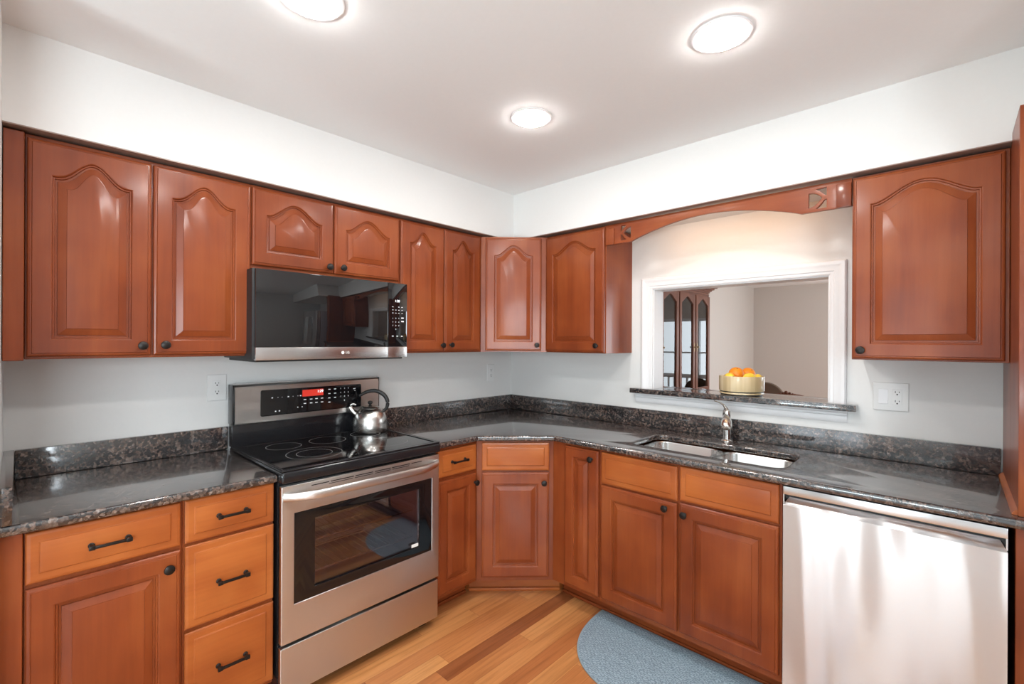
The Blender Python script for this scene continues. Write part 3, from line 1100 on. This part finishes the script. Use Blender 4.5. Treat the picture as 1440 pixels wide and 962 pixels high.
# backguard
bm = bmesh.new()
bx(bm, -0.381, 0.381, -0.075, -0.022, 0.9265, 1.034, 0.003)
bx(bm, -0.384, -0.376, -0.088, -0.022, 1.034, 1.222, 0.002); bx(bm, 0.376, 0.384, -0.088, -0.022, 1.034, 1.222, 0.002)
bx(bm, -0.376, 0.376, -0.050, -0.022, 1.034, 1.218, 0.002)
bg = obj('backguard', bm, M['black'], t)
prof = [(-0.082, 1.032), (-0.090, 1.036), (-0.094, 1.046), (-0.094, 1.196), (-0.090, 1.212), (-0.078, 1.222), (-0.050, 1.225)]
bm = bmesh.new()
ra = [bm.verts.new((-0.3755, y, z)) for y, z in prof + [(-0.0505, 1.032)]]
rb = [bm.verts.new((0.3755, y, z)) for y, z in prof + [(-0.0505, 1.032)]]
for i in range(len(ra)):
    j = (i + 1) % len(ra)
    bm.faces.new((ra[i], ra[j], rb[j], rb[i]))
bm.faces.new(ra); bm.faces.new(rb)
obj('steel_fascia', bm, M['steel'], bg)
me = fill_mesh('control_glass', [rrect(-0.265, 0.264, 1.062, 1.190, 0.008)], 0.003, M['bglass'], 0.001, UPRIGHT)
cg = link('control_panel', me, t, (0, -0.0940, 0))
bm = bmesh.new(); bx(bm, -0.065, 0.045, -0.0036, -0.0031, 1.144, 1.178)
obj('display', bm, M['red'], cg)
link('clock_digits', text_mesh('1:29', 0.019, M['clock']), cg, (0.028, -0.0042, 1.166))
def unit_mark():
    bm = bmesh.new(); bx(bm, -0.5, 0.5, -0.0005, 0.0, -0.5, 0.5)
    bmesh.ops.recalc_face_normals(bm, faces=bm.faces)
    me = bpy.data.meshes.new('touch_marking')
    bm.to_mesh(me); bm.free()
    me.materials.append(M['print_'])
    return me


MARK = unit_mark()


def put_mark(parent, x, y, z, w, h):
    o = link('touch_marking', MARK, parent, (x, y, z))
    o.scale = (w, 1, h)


def mark(x, z, w=0.012, h=0.004): put_mark(cg, x, -0.0031, z, w * 0.9, h * 0.8)


for k, x in enumerate((-0.212, -0.185, -0.165, -0.135, -0.112, -0.088, -0.064 - 0.01)):
    mark(x, 1.150, 0.008 if k in (0, 3, 6) else 0.004, 0.006 if k in (0, 3, 6) else 0.0025)
for x in (-0.196, -0.178): mark(x, 1.082, 0.007, 0.007)
for x in (-0.088, -0.066): mark(x, 1.092, 0.005, 0.006)
for r_ in range(2):
    for k, x in enumerate((-0.052, -0.020, 0.008, 0.038)): mark(x, 1.128 - r_ * 0.020, 0.014, 0.005)
for r_ in range(4):
    for x in (0.078, 0.110):
        if r_ < 3 or x < 0.09: mark(x, 1.172 - r_ * 0.023, 0.013, 0.005)
mark(0.222, 1.166, 0.015, 0.004); mark(0.226, 1.155, 0.008, 0.003)
for i, s in enumerate('123456789'):
    link('keypad_digit', text_mesh(s, 0.010, M['print_']), cg, (0.142 + (i % 3) * 0.022, -0.0034, 1.172 - (i // 3) * 0.022))
link('keypad_digit', text_mesh('0', 0.010, M['print_']), cg, (0.164, -0.0034, 1.106))
# oven door
YD = -0.640
me = fill_mesh('oven_door', [rrect(-0.377, 0.377, 0.256, 0.868, 0.004), rect(-0.328, 0.334, 0.400, 0.757)], 0.028, M['steel'], 0.003, UPRIGHT)
od = link('oven_door', me, t, (0, YD, 0))
me = fill_mesh('window_frame', [rect(-0.3275, 0.3335, 0.4005, 0.7565), rect(-0.246, 0.262, 0.441, 0.719)], 0.010, M['bglass'], 0.0008, UPRIGHT)
link('window_frame', me, od, (0, -0.016, 0))
bm = bmesh.new(); bx(bm, -0.247, 0.263, -0.0165, -0.0135, 0.440, 0.720)
obj('oven_glass', bm, M['oglass'], od)
bm = bmesh.new(); bx(bm, 0.216, 0.254, -0.0275, -0.0268, 0.447, 0.462)
obj('sticker', bm, M['label_'], od)
hp = []
for i in range(33):
    u = i / 32
    x = -0.368 + 0.736 * u
    hp.append((x, -0.026 - 0.058 * min(1, math.sin(PI * u) * 2.2) ** 0.7 * (0.78 + 0.22 * math.sin(PI * u)), 0.826))
bm = bmesh.new(); tube(bm, hp, 0.018, 14, (0.55, 1.0))
obj('handle', bm, M['steel'], od, ang=50)
bm = bmesh.new()
for a, b in ((-0.262, -0.19), (-0.182, -0.08), (-0.072, 0.012), (0.020, 0.10), (0.108, 0.205), (0.213, 0.272)):
    bx(bm, a, b, -0.0286, -0.0276, 0.8500, 0.8535)
for a, b in ((-0.19, -0.085), (-0.075, 0.01), (0.022, 0.10), (0.11, 0.2)):
    bx(bm, a, b, -0.0286, -0.0276, 0.8425, 0.8450)
obj('vent_slots', bm, M['dark'], od)
# drawer
me = fill_mesh('storage_drawer', [rrect(-0.377, 0.377, 0.050, 0.240, 0.004)], 0.026, M['steel'], 0.003, UPRIGHT)
link('storage_drawer', me, t, (0, -0.637, 0))

# ------------------------------------------------------------------ microwave
t = thing('microwave_oven', 'black glass over-the-range microwave with steel lower band under the short cabinet', 'microwave', (0, -1.618, 0), PI / 2)
mw = 0.372
bm = bmesh.new(); bx(bm, -mw - 0.008, mw, -0.392, -0.004, 1.352, 1.740, 0.003)
bx(bm, -mw + 0.01, mw - 0.01, -0.385, -0.02, 1.340, 1.352)
obj('body', bm, M['plastic'], t)
bm = bmesh.new(); bx(bm, -mw, 0.2565, -0.415, -0.3925, 1.404, 1.737, 0.002)
d = obj('door', bm, M['mglass'], t)
bm = bmesh.new(); bx(bm, 0.2585, mw, -0.415, -0.3925, 1.404, 1.737, 0.002)
cp = obj('control_panel', bm, M['mglass'], t)
bm = bmesh.new(); bx(bm, -mw, 0.2565, -0.4155, -0.3925, 1.3485, 1.4035, 0.002)
bs = obj('steel_band', bm, M['steelv'], t)
bm = bmesh.new(); bx(bm, 0.2585, mw, -0.4155, -0.3925, 1.3485, 1.4035, 0.002)
obj('steel_band', bm, M['steelv'], t)
bm = bmesh.new(); lathe(bm, [(0.0075, 0), (0.0075, 0.0005), (0.006, 0.0005)], 20, Matrix.Translation((0.012, -0.4155, 1.377)) @ TO_FRONT)
obj('badge', bm, M['label_'], bs)
link('badge_letters', text_mesh('LG', 0.016, M['label_']), bs, (0.036, -0.4158, 1.377))
link('clock_digits', text_mesh('1:28', 0.017, M['clock']), cp, (0.312, -0.4154, 1.643))
for r_ in range(3):
    for x in (0.285, 0.303, 0.321, 0.341):
        if (r_, x) != (0, 0.303): put_mark(cp, x, -0.4151, 1.612 - r_ * 0.016, 0.007, 0.0022)
for x in (0.285, 0.312, 0.340): put_mark(cp, x, -0.4151, 1.459, 0.010, 0.0035)
for z in (1.555, 1.537): put_mark(cp, 0.344, -0.4151, z, 0.015, 0.006)
for i, s in enumerate('123456789'):
    link('keypad_digit', text_mesh(s, 0.009, M['print_']), cp, (0.285 + (i % 3) * 0.018, -0.4153, 1.552 - (i // 3) * 0.019))
link('keypad_digit', text_mesh('0', 0.009, M['print_']), cp, (0.303, -0.4153, 1.495))

# ------------------------------------------------------------------ dishwasher
t = thing('dishwasher', 'stainless steel dishwasher with pocket handle built in at the right', 'dishwasher', (2.054, 0, 0))
bm = bmesh.new(); bx(bm, 0.004, 0.604, -0.60, -0.03, 0.02, 0.880)
obj('body', bm, M['black'], t)
bm = bmesh.new(); bx(bm, 0.01, 0.60, -0.55, -0.5, 0.0, 0.10)
obj('toe_kick', bm, M['plastic'], t)
# door sheet with a gentle bow across its width
bm = bmesh.new()
nx = 40
rows = []
for z in (0.105, 0.30, 0.55, 0.806):
    rows.append([bm.verts.new((0.006 + 0.598 * i / nx, -0.632 - 0.0035 * math.sin(PI * i / nx) - 0.0005 * math.sin(7 * i / nx + 2 * z), z)) for i in range(nx + 1)])
lipr = [bm.verts.new((0.006 + 0.598 * i / nx + (0.5 - i / nx) * 0.03, -0.606, 0.833)) for i in range(nx + 1)]
rows.append(lipr)
for a, b in zip(rows, rows[1:]):
    for i in range(nx): bm.faces.new((a[i], a[i + 1], b[i + 1], b[i]))
back = [[bm.verts.new((v.co.x, -0.6005, v.co.z)) for v in r] for r in (rows[0], lipr)]
for i in range(nx):
    bm.faces.new((rows[0][i], rows[0][i + 1], back[0][i + 1], back[0][i]))
    bm.faces.new((lipr[i], lipr[i + 1], back[1][i + 1], back[1][i]))
for e in (0, nx):
    bm.faces.new([r[e] for r in rows] + [back[1][e], back[0][e]])
obj('door', bm, M['dwsteel'], t, ang=25)
bm = bmesh.new(); bx(bm, 0.006, 0.604, -0.634, -0.6005, 0.848, 0.879, 0.002)
bx(bm, 0.006, 0.010, -0.632, -0.6005, 0.812, 0.848); bx(bm, 0.600, 0.604, -0.632, -0.6005, 0.812, 0.848)
obj('top_band', bm, M['steelv'], t)

# ------------------------------------------------------------------ kettle
t = thing('tea_kettle', 'brushed steel whistling kettle with black handle on the right rear burner', 'kettle', (0.165, -1.318, 0.9290), YAW)
t.scale = (0.95, 0.95, 0.97)
bm = bmesh.new()
lathe(bm, [(0.088, 0.0), (0.094, 0.002), (0.097, 0.010), (0.098, 0.030), (0.097, 0.055), (0.092, 0.082), (0.082, 0.106), (0.068, 0.124), (0.056, 0.132), (0.052, 0.134)], 48)
obj('body', bm, M['kettle'], t)
bm = bmesh.new(); lathe(bm, [(0.0525, 0.1345), (0.053, 0.137), (0.045, 0.143), (0.028, 0.148), (0.008, 0.150)], 36)
ld = obj('lid', bm, M['kettle'], t)
bm = bmesh.new(); lathe(bm, [(0.007, 0.150), (0.007, 0.154), (0.012, 0.158), (0.0145, 0.165), (0.012, 0.172), (0.004, 0.175)], 20)
obj('lid_knob', bm, M['plastic'], ld)
spt = curve_pts([(-0.070, -0.018, 0.098), (-0.090, -0.022, 0.112), (-0.104, -0.026, 0.128), (-0.110, -0.027, 0.144)], 12)
bm = bmesh.new(); tube(bm, spt, [0.022, 0.021, 0.020, 0.019, 0.018, 0.017, 0.0165, 0.016, 0.0155, 0.015, 0.0145, 0.014, 0.0135][:len(spt)], 16)
obj('spout', bm, M['kettle'], t)
bm = bmesh.new()
tube(bm, curve_pts([(-0.106, -0.026, 0.150), (-0.094, -0.023, 0.158), (-0.078, -0.018, 0.152)], 8), 0.0075, 10)
obj('whistle_cap', bm, M['chrome'], t)
hp = curve_pts([(0.074, 0.012, 0.112), (0.094, 0.014, 0.135), (0.098, 0.014, 0.172), (0.076, 0.010, 0.210), (0.030, 0.004, 0.232), (-0.020, -0.003, 0.226), (-0.062, -0.008, 0.203)], 36)
bm = bmesh.new(); tube(bm, hp, [0.008 + 0.004 * math.sin(PI * i / (len(hp) - 1)) for i in range(len(hp))], 14, (0.9, 1.0))
obj('handle', bm, M['plastic'], t, ang=60)

# ------------------------------------------------------------------ fruit bowl and fruit
bcx, bcy, bz = 1.690, 0.062, 1.1505
t = thing('fruit_bowl', 'pale wooden stave bowl with dark rings at its foot on the granite ledge', 'bowl', (bcx, bcy, bz))
R = 0.113
bm = bmesh.new()
lathe(bm, [(R - 0.010, 0.020), (R - 0.002, 0.0205), (R, 0.024), (R, 0.100), (R - 0.002, 0.102), (R - 0.007, 0.102), (R - 0.009, 0.099), (R - 0.009, 0.032), (0.03, 0.028), (0.001, 0.028)], 64)
obj('wall', bm, M['stave'], t)
bm = bmesh.new(); lathe(bm, [(R - 0.008, 0.0145), (R - 0.006, 0.0148), (R - 0.006, 0.0198), (R - 0.012, 0.0198)], 64)
obj('dark_band', bm, M['plastic'], t)
bm = bmesh.new(); lathe(bm, [(R - 0.010, 0.0055), (R - 0.003, 0.006), (R - 0.002, 0.010), (R - 0.003, 0.014), (R - 0.010, 0.0143)], 64)
obj('foot', bm, M['stave'], t)
bm = bmesh.new(); lathe(bm, [(R - 0.012, 0.0), (R - 0.009, 0.0003), (R - 0.009, 0.005), (R - 0.012, 0.0053)], 64)
obj('dark_band', bm, M['plastic'], t)


def orange(loc, r, label, rot):
    bm = bmesh.new()
    prof = [(0.001, -0.97)]
    for i in range(1, 24):
        a = -PI / 2 + PI * i / 24
        prof.append((math.cos(a), math.sin(a) * 0.96))
    prof += [(0.09, 0.945), (0.04, 0.925), (0.003, 0.92)]
    lathe(bm, [(x * r, z * r) for x, z in prof], 32)
    o = thing('orange', label, 'orange', loc, 0, 'oranges in the bowl')
    o.rotation_euler = rot
    obj('fruit', bm, M['orange'], o)
    bm = bmesh.new(); lathe(bm, [(0.0045, 0.920 * r), (0.004, 0.945 * r), (0.001, 0.95 * r)], 10)
    obj('stem_button', bm, M['taupe'], o)


def lemon(loc, r, label, rot):
    bm = bmesh.new()
    prof = []
    for i in range(27):
        u = -1 + 2 * i / 26
        body = max(0.0, 1 - u * u) ** 0.62 * 0.76
        tip = 0.16 * max(0.0, 1 - ((abs(u) - 0.9) / 0.16) ** 2) if abs(u) > 0.78 else 0
        prof.append((max(0.006, max(body, tip) if abs(u) < 0.99 else 0.03), u * 1.22))
    lathe(bm, [(x * r, z * r) for x, z in prof], 28)
    o = obj('lemon', bm, M['lemon'], None, loc, rot)
    tag(o, label, 'lemon', 'lemons in the bowl')


orange((bcx - 0.026, bcy, bz + 0.108), 0.040, 'larger orange heaped at the left of the wooden bowl', (0.5, 0.3, 0))
orange((bcx + 0.014, bcy + 0.070, bz + 0.106), 0.038, 'orange resting behind and right of the larger orange in the bowl', (0.3, 0.7, 0))
lemon((bcx - 0.039, bcy - 0.074, bz + 0.096), 0.030, 'lemon at the left rim of the wooden bowl', (1.35, 0.3, 0.75))
lemon((bcx + 0.046, bcy - 0.014, bz + 0.096), 0.030, 'lemon at the front right of the fruit in the bowl', (1.5, 0.2, -0.8))
lemon((bcx + 0.073, bcy + 0.036, bz + 0.092), 0.027, 'lemon tucked at the far right rim of the wooden bowl', (1.4, 0.1, 0.4))


# ------------------------------------------------------------------ outlets and switches
def slots(cx, cz, y):
    bm = bmesh.new()
    bx(bm, cx - 0.0078, cx - 0.0055, y - 0.0006, y, cz - 0.002, cz + 0.006)
    bx(bm, cx + 0.0055, cx + 0.0078, y - 0.0006, y, cz - 0.001, cz + 0.005)
    lathe(bm, [(0.003, 0.0), (0.003, 0.0006)], 12, Matrix.Translation((cx, y, cz - 0.0085)) @ TO_FRONT)
    return bm


def plate(name, loc, rotz, w, label, cat, kinds):
    t = thing(name, label, cat, loc, rotz)
    bm = bmesh.new(); bx(bm, -w / 2, w / 2, -0.0065, -0.0005, -0.062, 0.062, 0.003, 3)
    obj('cover_plate', bm, M['plate'], t)
    for k, (kind, cx) in enumerate(kinds):
        bm = bmesh.new(); bx(bm, cx - 0.0170, cx + 0.0170, -0.0085, -0.0066, -0.034, 0.034, 0.001)
        if kind == 'outlet':
            f = obj('receptacle', bm, M['plate'], t)
            for dz in (0.020, -0.020): obj('socket', slots(cx, dz, -0.0086), M['dark'], f)
        else:
            bm.free(); bm = bmesh.new()
            a = [(-0.0066, -0.033), (-0.0105, -0.032), (-0.0075, 0.0), (-0.0085, 0.032), (-0.0066, 0.033)]
            va = [bm.verts.new((cx - 0.0165, y, z)) for y, z in a]; vb = [bm.verts.new((cx + 0.0165, y, z)) for y, z in a]
            for i in range(5): bm.faces.new((va[i], va[(i + 1) % 5], vb[(i + 1) % 5], vb[i]))
            bm.faces.new(va); bm.faces.new(vb)
            obj('rocker', bm, M['white'], t)
    return t


plate('wall_outlet', (0.0, -2.027, 1.209), PI / 2, 0.080, 'white duplex outlet plate on the wall left of the range', 'outlet', [('outlet', 0.0)])
plate('wall_outlet', (0.0, -0.226, 1.201), PI / 2, 0.076, 'white wall plate near the room corner under the narrow wall cabinet', 'outlet', [('outlet', 0.0)])
plate('switch_plate', (2.335, 0.0, 1.196), 0.0, 0.124, 'white double plate with rocker switch and outlet right of the pass-through', 'switch', [('switch', -0.026), ('outlet', 0.023)])

# ------------------------------------------------------------------ ceiling lamps
def ceiling_lamp(x, y, label):
    t = thing('recessed_ceiling_light', label, 'ceiling light', (x, y, HC), 0, 'recessed ceiling lights')
    bm = bmesh.new()
    lathe(bm, [(0.094, -0.0004), (0.093, -0.003), (0.086, -0.005), (0.079, -0.0045), (0.078, -0.0004)], 48, cap=False)
    obj('trim_ring', bm, M['white'], t)
    bm = bmesh.new()
    lathe(bm, [(0.0775, -0.001), (0.0765, -0.0065), (0.072, -0.0105), (0.060, -0.0135), (0.035, -0.0155), (0.008, -0.0165)], 48)
    obj('lens', bm, M['lens'], t)


ceiling_lamp(1.168, -2.085, 'round recessed ceiling light nearest the camera, cut by the top of the frame')
ceiling_lamp(1.985, -1.100, 'round recessed ceiling light over the sink side at upper right')
ceiling_lamp(1.985, -2.085, 'unseen recessed ceiling light above the camera, added for light as fourth of the square')  # unseen lamp, assumed from the grid of three and added for more light
ceiling_lamp(1.163, -1.100, 'round recessed ceiling light nearest the corner, smallest in view')

# ------------------------------------------------------------------ floor mat
def mat_outline(ins, n=60):
    cx, a, b, yb = 1.592, 0.408 - ins, 0.490 - ins, -0.532 - ins
    pts = []
    for i in range(n + 1):
        th = PI + PI * i / n
        c, s = math.cos(th), math.sin(th)
        pts.append((cx + a * math.copysign(abs(c) ** (2 / 2.5), c), yb + b * math.copysign(abs(s) ** (2 / 2.5), s) * 0.985))
    return pts


me = fill_mesh('floor_mat', [mat_outline(0)], 0.011, M['matedge'], 0.004, Matrix.Translation((0, 0, 0.0005)))
t = thing('floor_mat', 'grey-blue half-round comfort mat on the wood floor before the sink', 'mat', (0, 0, 0))
link('rim', me, t)
me = fill_mesh('cushion', [mat_outline(0.016)], 0.0025, M['mat'], 0.001, Matrix.Translation((0, 0, 0.0117)))
link('cushion', me, t)

# ------------------------------------------------------------------ refrigerator beyond the tall panel
t = thing('refrigerator', 'stainless refrigerator beyond the tall panel, mirrored in the microwave glass', 'refrigerator', (2.815, 0, 0))
bm = bmesh.new(); bx(bm, 0, 0.88, -0.72, -0.03, 0.02, 1.74, 0.006)
obj('body', bm, M['oven'], t)
for a, b, hx in ((0.0, 0.438, 0.39), (0.442, 0.88, 0.49)):
    bm = bmesh.new(); bx(bm, a, b, -0.80, -0.725, 0.62, 1.74, 0.012)
    d = obj('door', bm, M['steelv'], t)
    bm = bmesh.new(); tube(bm, curve_pts([(hx, -0.80, 0.75), (hx, -0.85, 0.78), (hx, -0.86, 1.15), (hx, -0.85, 1.52), (hx, -0.80, 1.55)], 24), 0.012, 12)
    obj('handle', bm, M['chrome'], d)
bm = bmesh.new(); bx(bm, 0, 0.88, -0.80, -0.725, 0.06, 0.61, 0.012)
d = obj('freezer_drawer', bm, M['steelv'], t)
bm = bmesh.new(); tube(bm, curve_pts([(0.1, -0.80, 0.52), (0.13, -0.85, 0.52), (0.44, -0.86, 0.52), (0.75, -0.85, 0.52), (0.78, -0.80, 0.52)], 24), 0.012, 12)
obj('handle', bm, M['chrome'], d)

# ------------------------------------------------------------------ dining room: china cabinet and chairs
t = thing('china_cabinet', 'dark cherry china cabinet with pointed glass doors against the far left wall', 'china cabinet', (-0.124, 2.42, 0), PI / 2)
hw, dp = 0.915, 0.404
bm = bmesh.new()
bx(bm, -hw, hw, -dp, -0.002, 0.0, 0.80, 0.004)                          # lower case
bx(bm, -hw, -hw + 0.03, -dp, -0.002, 0.80, 2.03); bx(bm, hw - 0.03, hw, -dp, -0.002, 0.80, 2.03)
bx(bm, -hw, hw, -0.02, -0.002, 0.80, 2.03); bx(bm, -hw, hw, -dp, -0.002, 2.01, 2.03)
obj('case', bm, M['cw'], t)
bm = bmesh.new(); bx(bm, -hw + 0.031, hw - 0.031, -0.024, -0.0205, 0.801, 2.009)
obj('mirror_back', bm, M['mirror'], t)
bm = bmesh.new()
bx(bm, -hw, hw, -dp - 0.008, -0.002, 2.0305, 2.045, 0.004)
bx(bm, -hw + 0.004, hw - 0.004, -dp + 0.004, -0.004, 2.045, 2.16)
for k, (e, z) in enumerate(((0.012, 2.058), (0.030, 2.078), (0.055, 2.098), (0.082, 2.118), (0.100, 2.138))):
    bx(bm, -hw - e, hw + e, -dp - e, -0.002, z, z + 0.0205, 0.006)
obj('crown', bm, M['cw'], t)
for zz in (1.22, 1.60):
    bm = bmesh.new(); bx(bm, -hw + 0.032, hw - 0.032, -dp + 0.04, -0.026, zz, zz + 0.014 if zz > 1.5 else zz + 0.008)
    obj('shelf', bm, M['cw'] if zz > 1.5 else M['glass'], t)
dwid = 0.425
for k in range(4):
    x0 = -hw + 0.022 + k * (dwid + 0.030)
    x1 = x0 + dwid
    zt, zb = 2.006, 0.83
    hole_ = [(x0 + 0.055, zb + 0.06), (x1 - 0.055, zb + 0.06), (x1 - 0.055, zt - 0.115), (x1 - 0.085, zt - 0.10), ((x0 + x1) / 2 + 0.03, zt - 0.045), ((x0 + x1) / 2, zt - 0.036),
             ((x0 + x1) / 2 - 0.03, zt - 0.045), (x0 + 0.085, zt - 0.10), (x0 + 0.055, zt - 0.115)]
    d = link('door', fill_mesh('door', [rect(x0, x1, zb, zt), hole_], 0.022, M['cw'], 0.004, UPRIGHT), t, (0, -dp - 0.0005, 0))
    bm = bmesh.new(); bx(bm, x0 + 0.05, x1 - 0.05, -0.008, -0.004, zb + 0.055, zt - 0.03)
    obj('glass_pane', bm, M['glass'], d)
    bm = bmesh.new()
    kx = x1 - 0.026 if k % 2 == 0 else x0 + 0.026
    lathe(bm, [(0.014, 0), (0.014, 0.002), (0.005, 0.005), (0.006, 0.012), (0.011, 0.018), (0.004, 0.024)], 16, Matrix.Translation((kx, -0.022, 1.38)) @ TO_FRONT)
    bx(bm, kx - 0.010, kx + 0.010, -0.0245, -0.0222, 1.33, 1.43, 0.001)
    obj('knob', bm, M['brass'], d)
for k in range(3):
    xm = -hw + 0.022 + (k + 1) * (dwid + 0.030) - 0.015
    bm = bmesh.new(); tube(bm, [(xm, -dp - 0.006, 0.82), (xm, -dp - 0.006, 2.01)], 0.011, 12)
    obj('pilaster', bm, M['cw'], t)
bm = bmesh.new(); tube(bm, [(hw - 0.014, -dp - 0.004, 0.82), (hw - 0.014, -dp - 0.004, 2.01)], 0.013, 12)
obj('pilaster', bm, M['cw'], t)


def dining_chair(loc, rz, label, carved):
    t = thing('dining_chair', label, 'dining chair', loc, rz, 'dining chairs')
    w = 0.23
    bm = bmesh.new(); bx(bm, -w, w, -0.22, 0.22, 0.42, 0.49, 0.02, 3)
    obj('seat', bm, M['taupe'], t)
    for sx in (-1, 1):
        bm = bmesh.new(); tube(bm, curve_pts([(sx * 0.20, -0.20, 0.42), (sx * 0.205, -0.205, 0.2), (sx * 0.195, -0.20, 0.0)], 10), 0.018, 10)
        obj('leg', bm, M['cw'], t)
        bm = bmesh.new(); tube(bm, curve_pts([(sx * 0.19, 0.20, 0.45), (sx * 0.195, 0.21, 0.2), (sx * 0.20, 0.25, 0.0)], 10), 0.018, 10)
        obj('leg', bm, M['cw'], t)
    if not carved:
        out = [(-0.20, 0.44), (0.20, 0.44)]
        for i in range(25):
            a = PI * i / 24
            out.append((0.225 * math.cos(a), 0.68 + 0.235 * math.sin(a)))
        me = fill_mesh('backrest', [out], 0.05, M['taupe'], 0.018, UPRIGHT)
        link('backrest', me, t, (0, 0.24, 0), (-0.06, 0, 0))
    else:
        for sx in (-1, 1):
            bm = bmesh.new(); tube(bm, curve_pts([(sx * 0.19, 0.20, 0.45), (sx * 0.2, 0.225, 0.65), (sx * 0.19, 0.26, 0.84)], 10), 0.016, 10)
            obj('post', bm, M['cw'], t)
        bm = bmesh.new(); tube(bm, curve_pts([(-0.205, 0.262, 0.845), (-0.12, 0.266, 0.868), (0, 0.268, 0.876), (0.12, 0.266, 0.868), (0.205, 0.262, 0.845)], 20), 0.02, 12, (0.6, 1))
        obj('crest_rail', bm, M['cw'], t)
        bm = bmesh.new()
        for cx, cz, r in ((0, 0.905, 0.020), (-0.03, 0.897, 0.015), (0.032, 0.897, 0.015), (-0.06, 0.889, 0.011), (0.062, 0.889, 0.012), (0.082, 0.886, 0.010)):
            bmesh.ops.create_uvsphere(bm, u_segments=14, v_segments=8, radius=r, matrix=Matrix.Translation((cx, 0.268, cz)))
        obj('carving', bm, M['cw'], t)
        out = [(-0.06, 0.47), (0.06, 0.47), (0.04, 0.6), (0.075, 0.74), (0.05, 0.85), (-0.05, 0.85), (-0.075, 0.74), (-0.04, 0.6)]
        link('splat', fill_mesh('splat', [out], 0.014, M['cw'], 0.004, UPRIGHT), t, (0, 0.255, 0), (-0.10, 0, 0))


dining_chair((0.74, 4.40, 0), PI, 'brown upholstered dining chair with rounded back seen beyond the fruit bowl', False)
dining_chair((1.37, 2.72, 0), 0.5, 'dark dining chair with carved crest, its top just above the ledge', True)
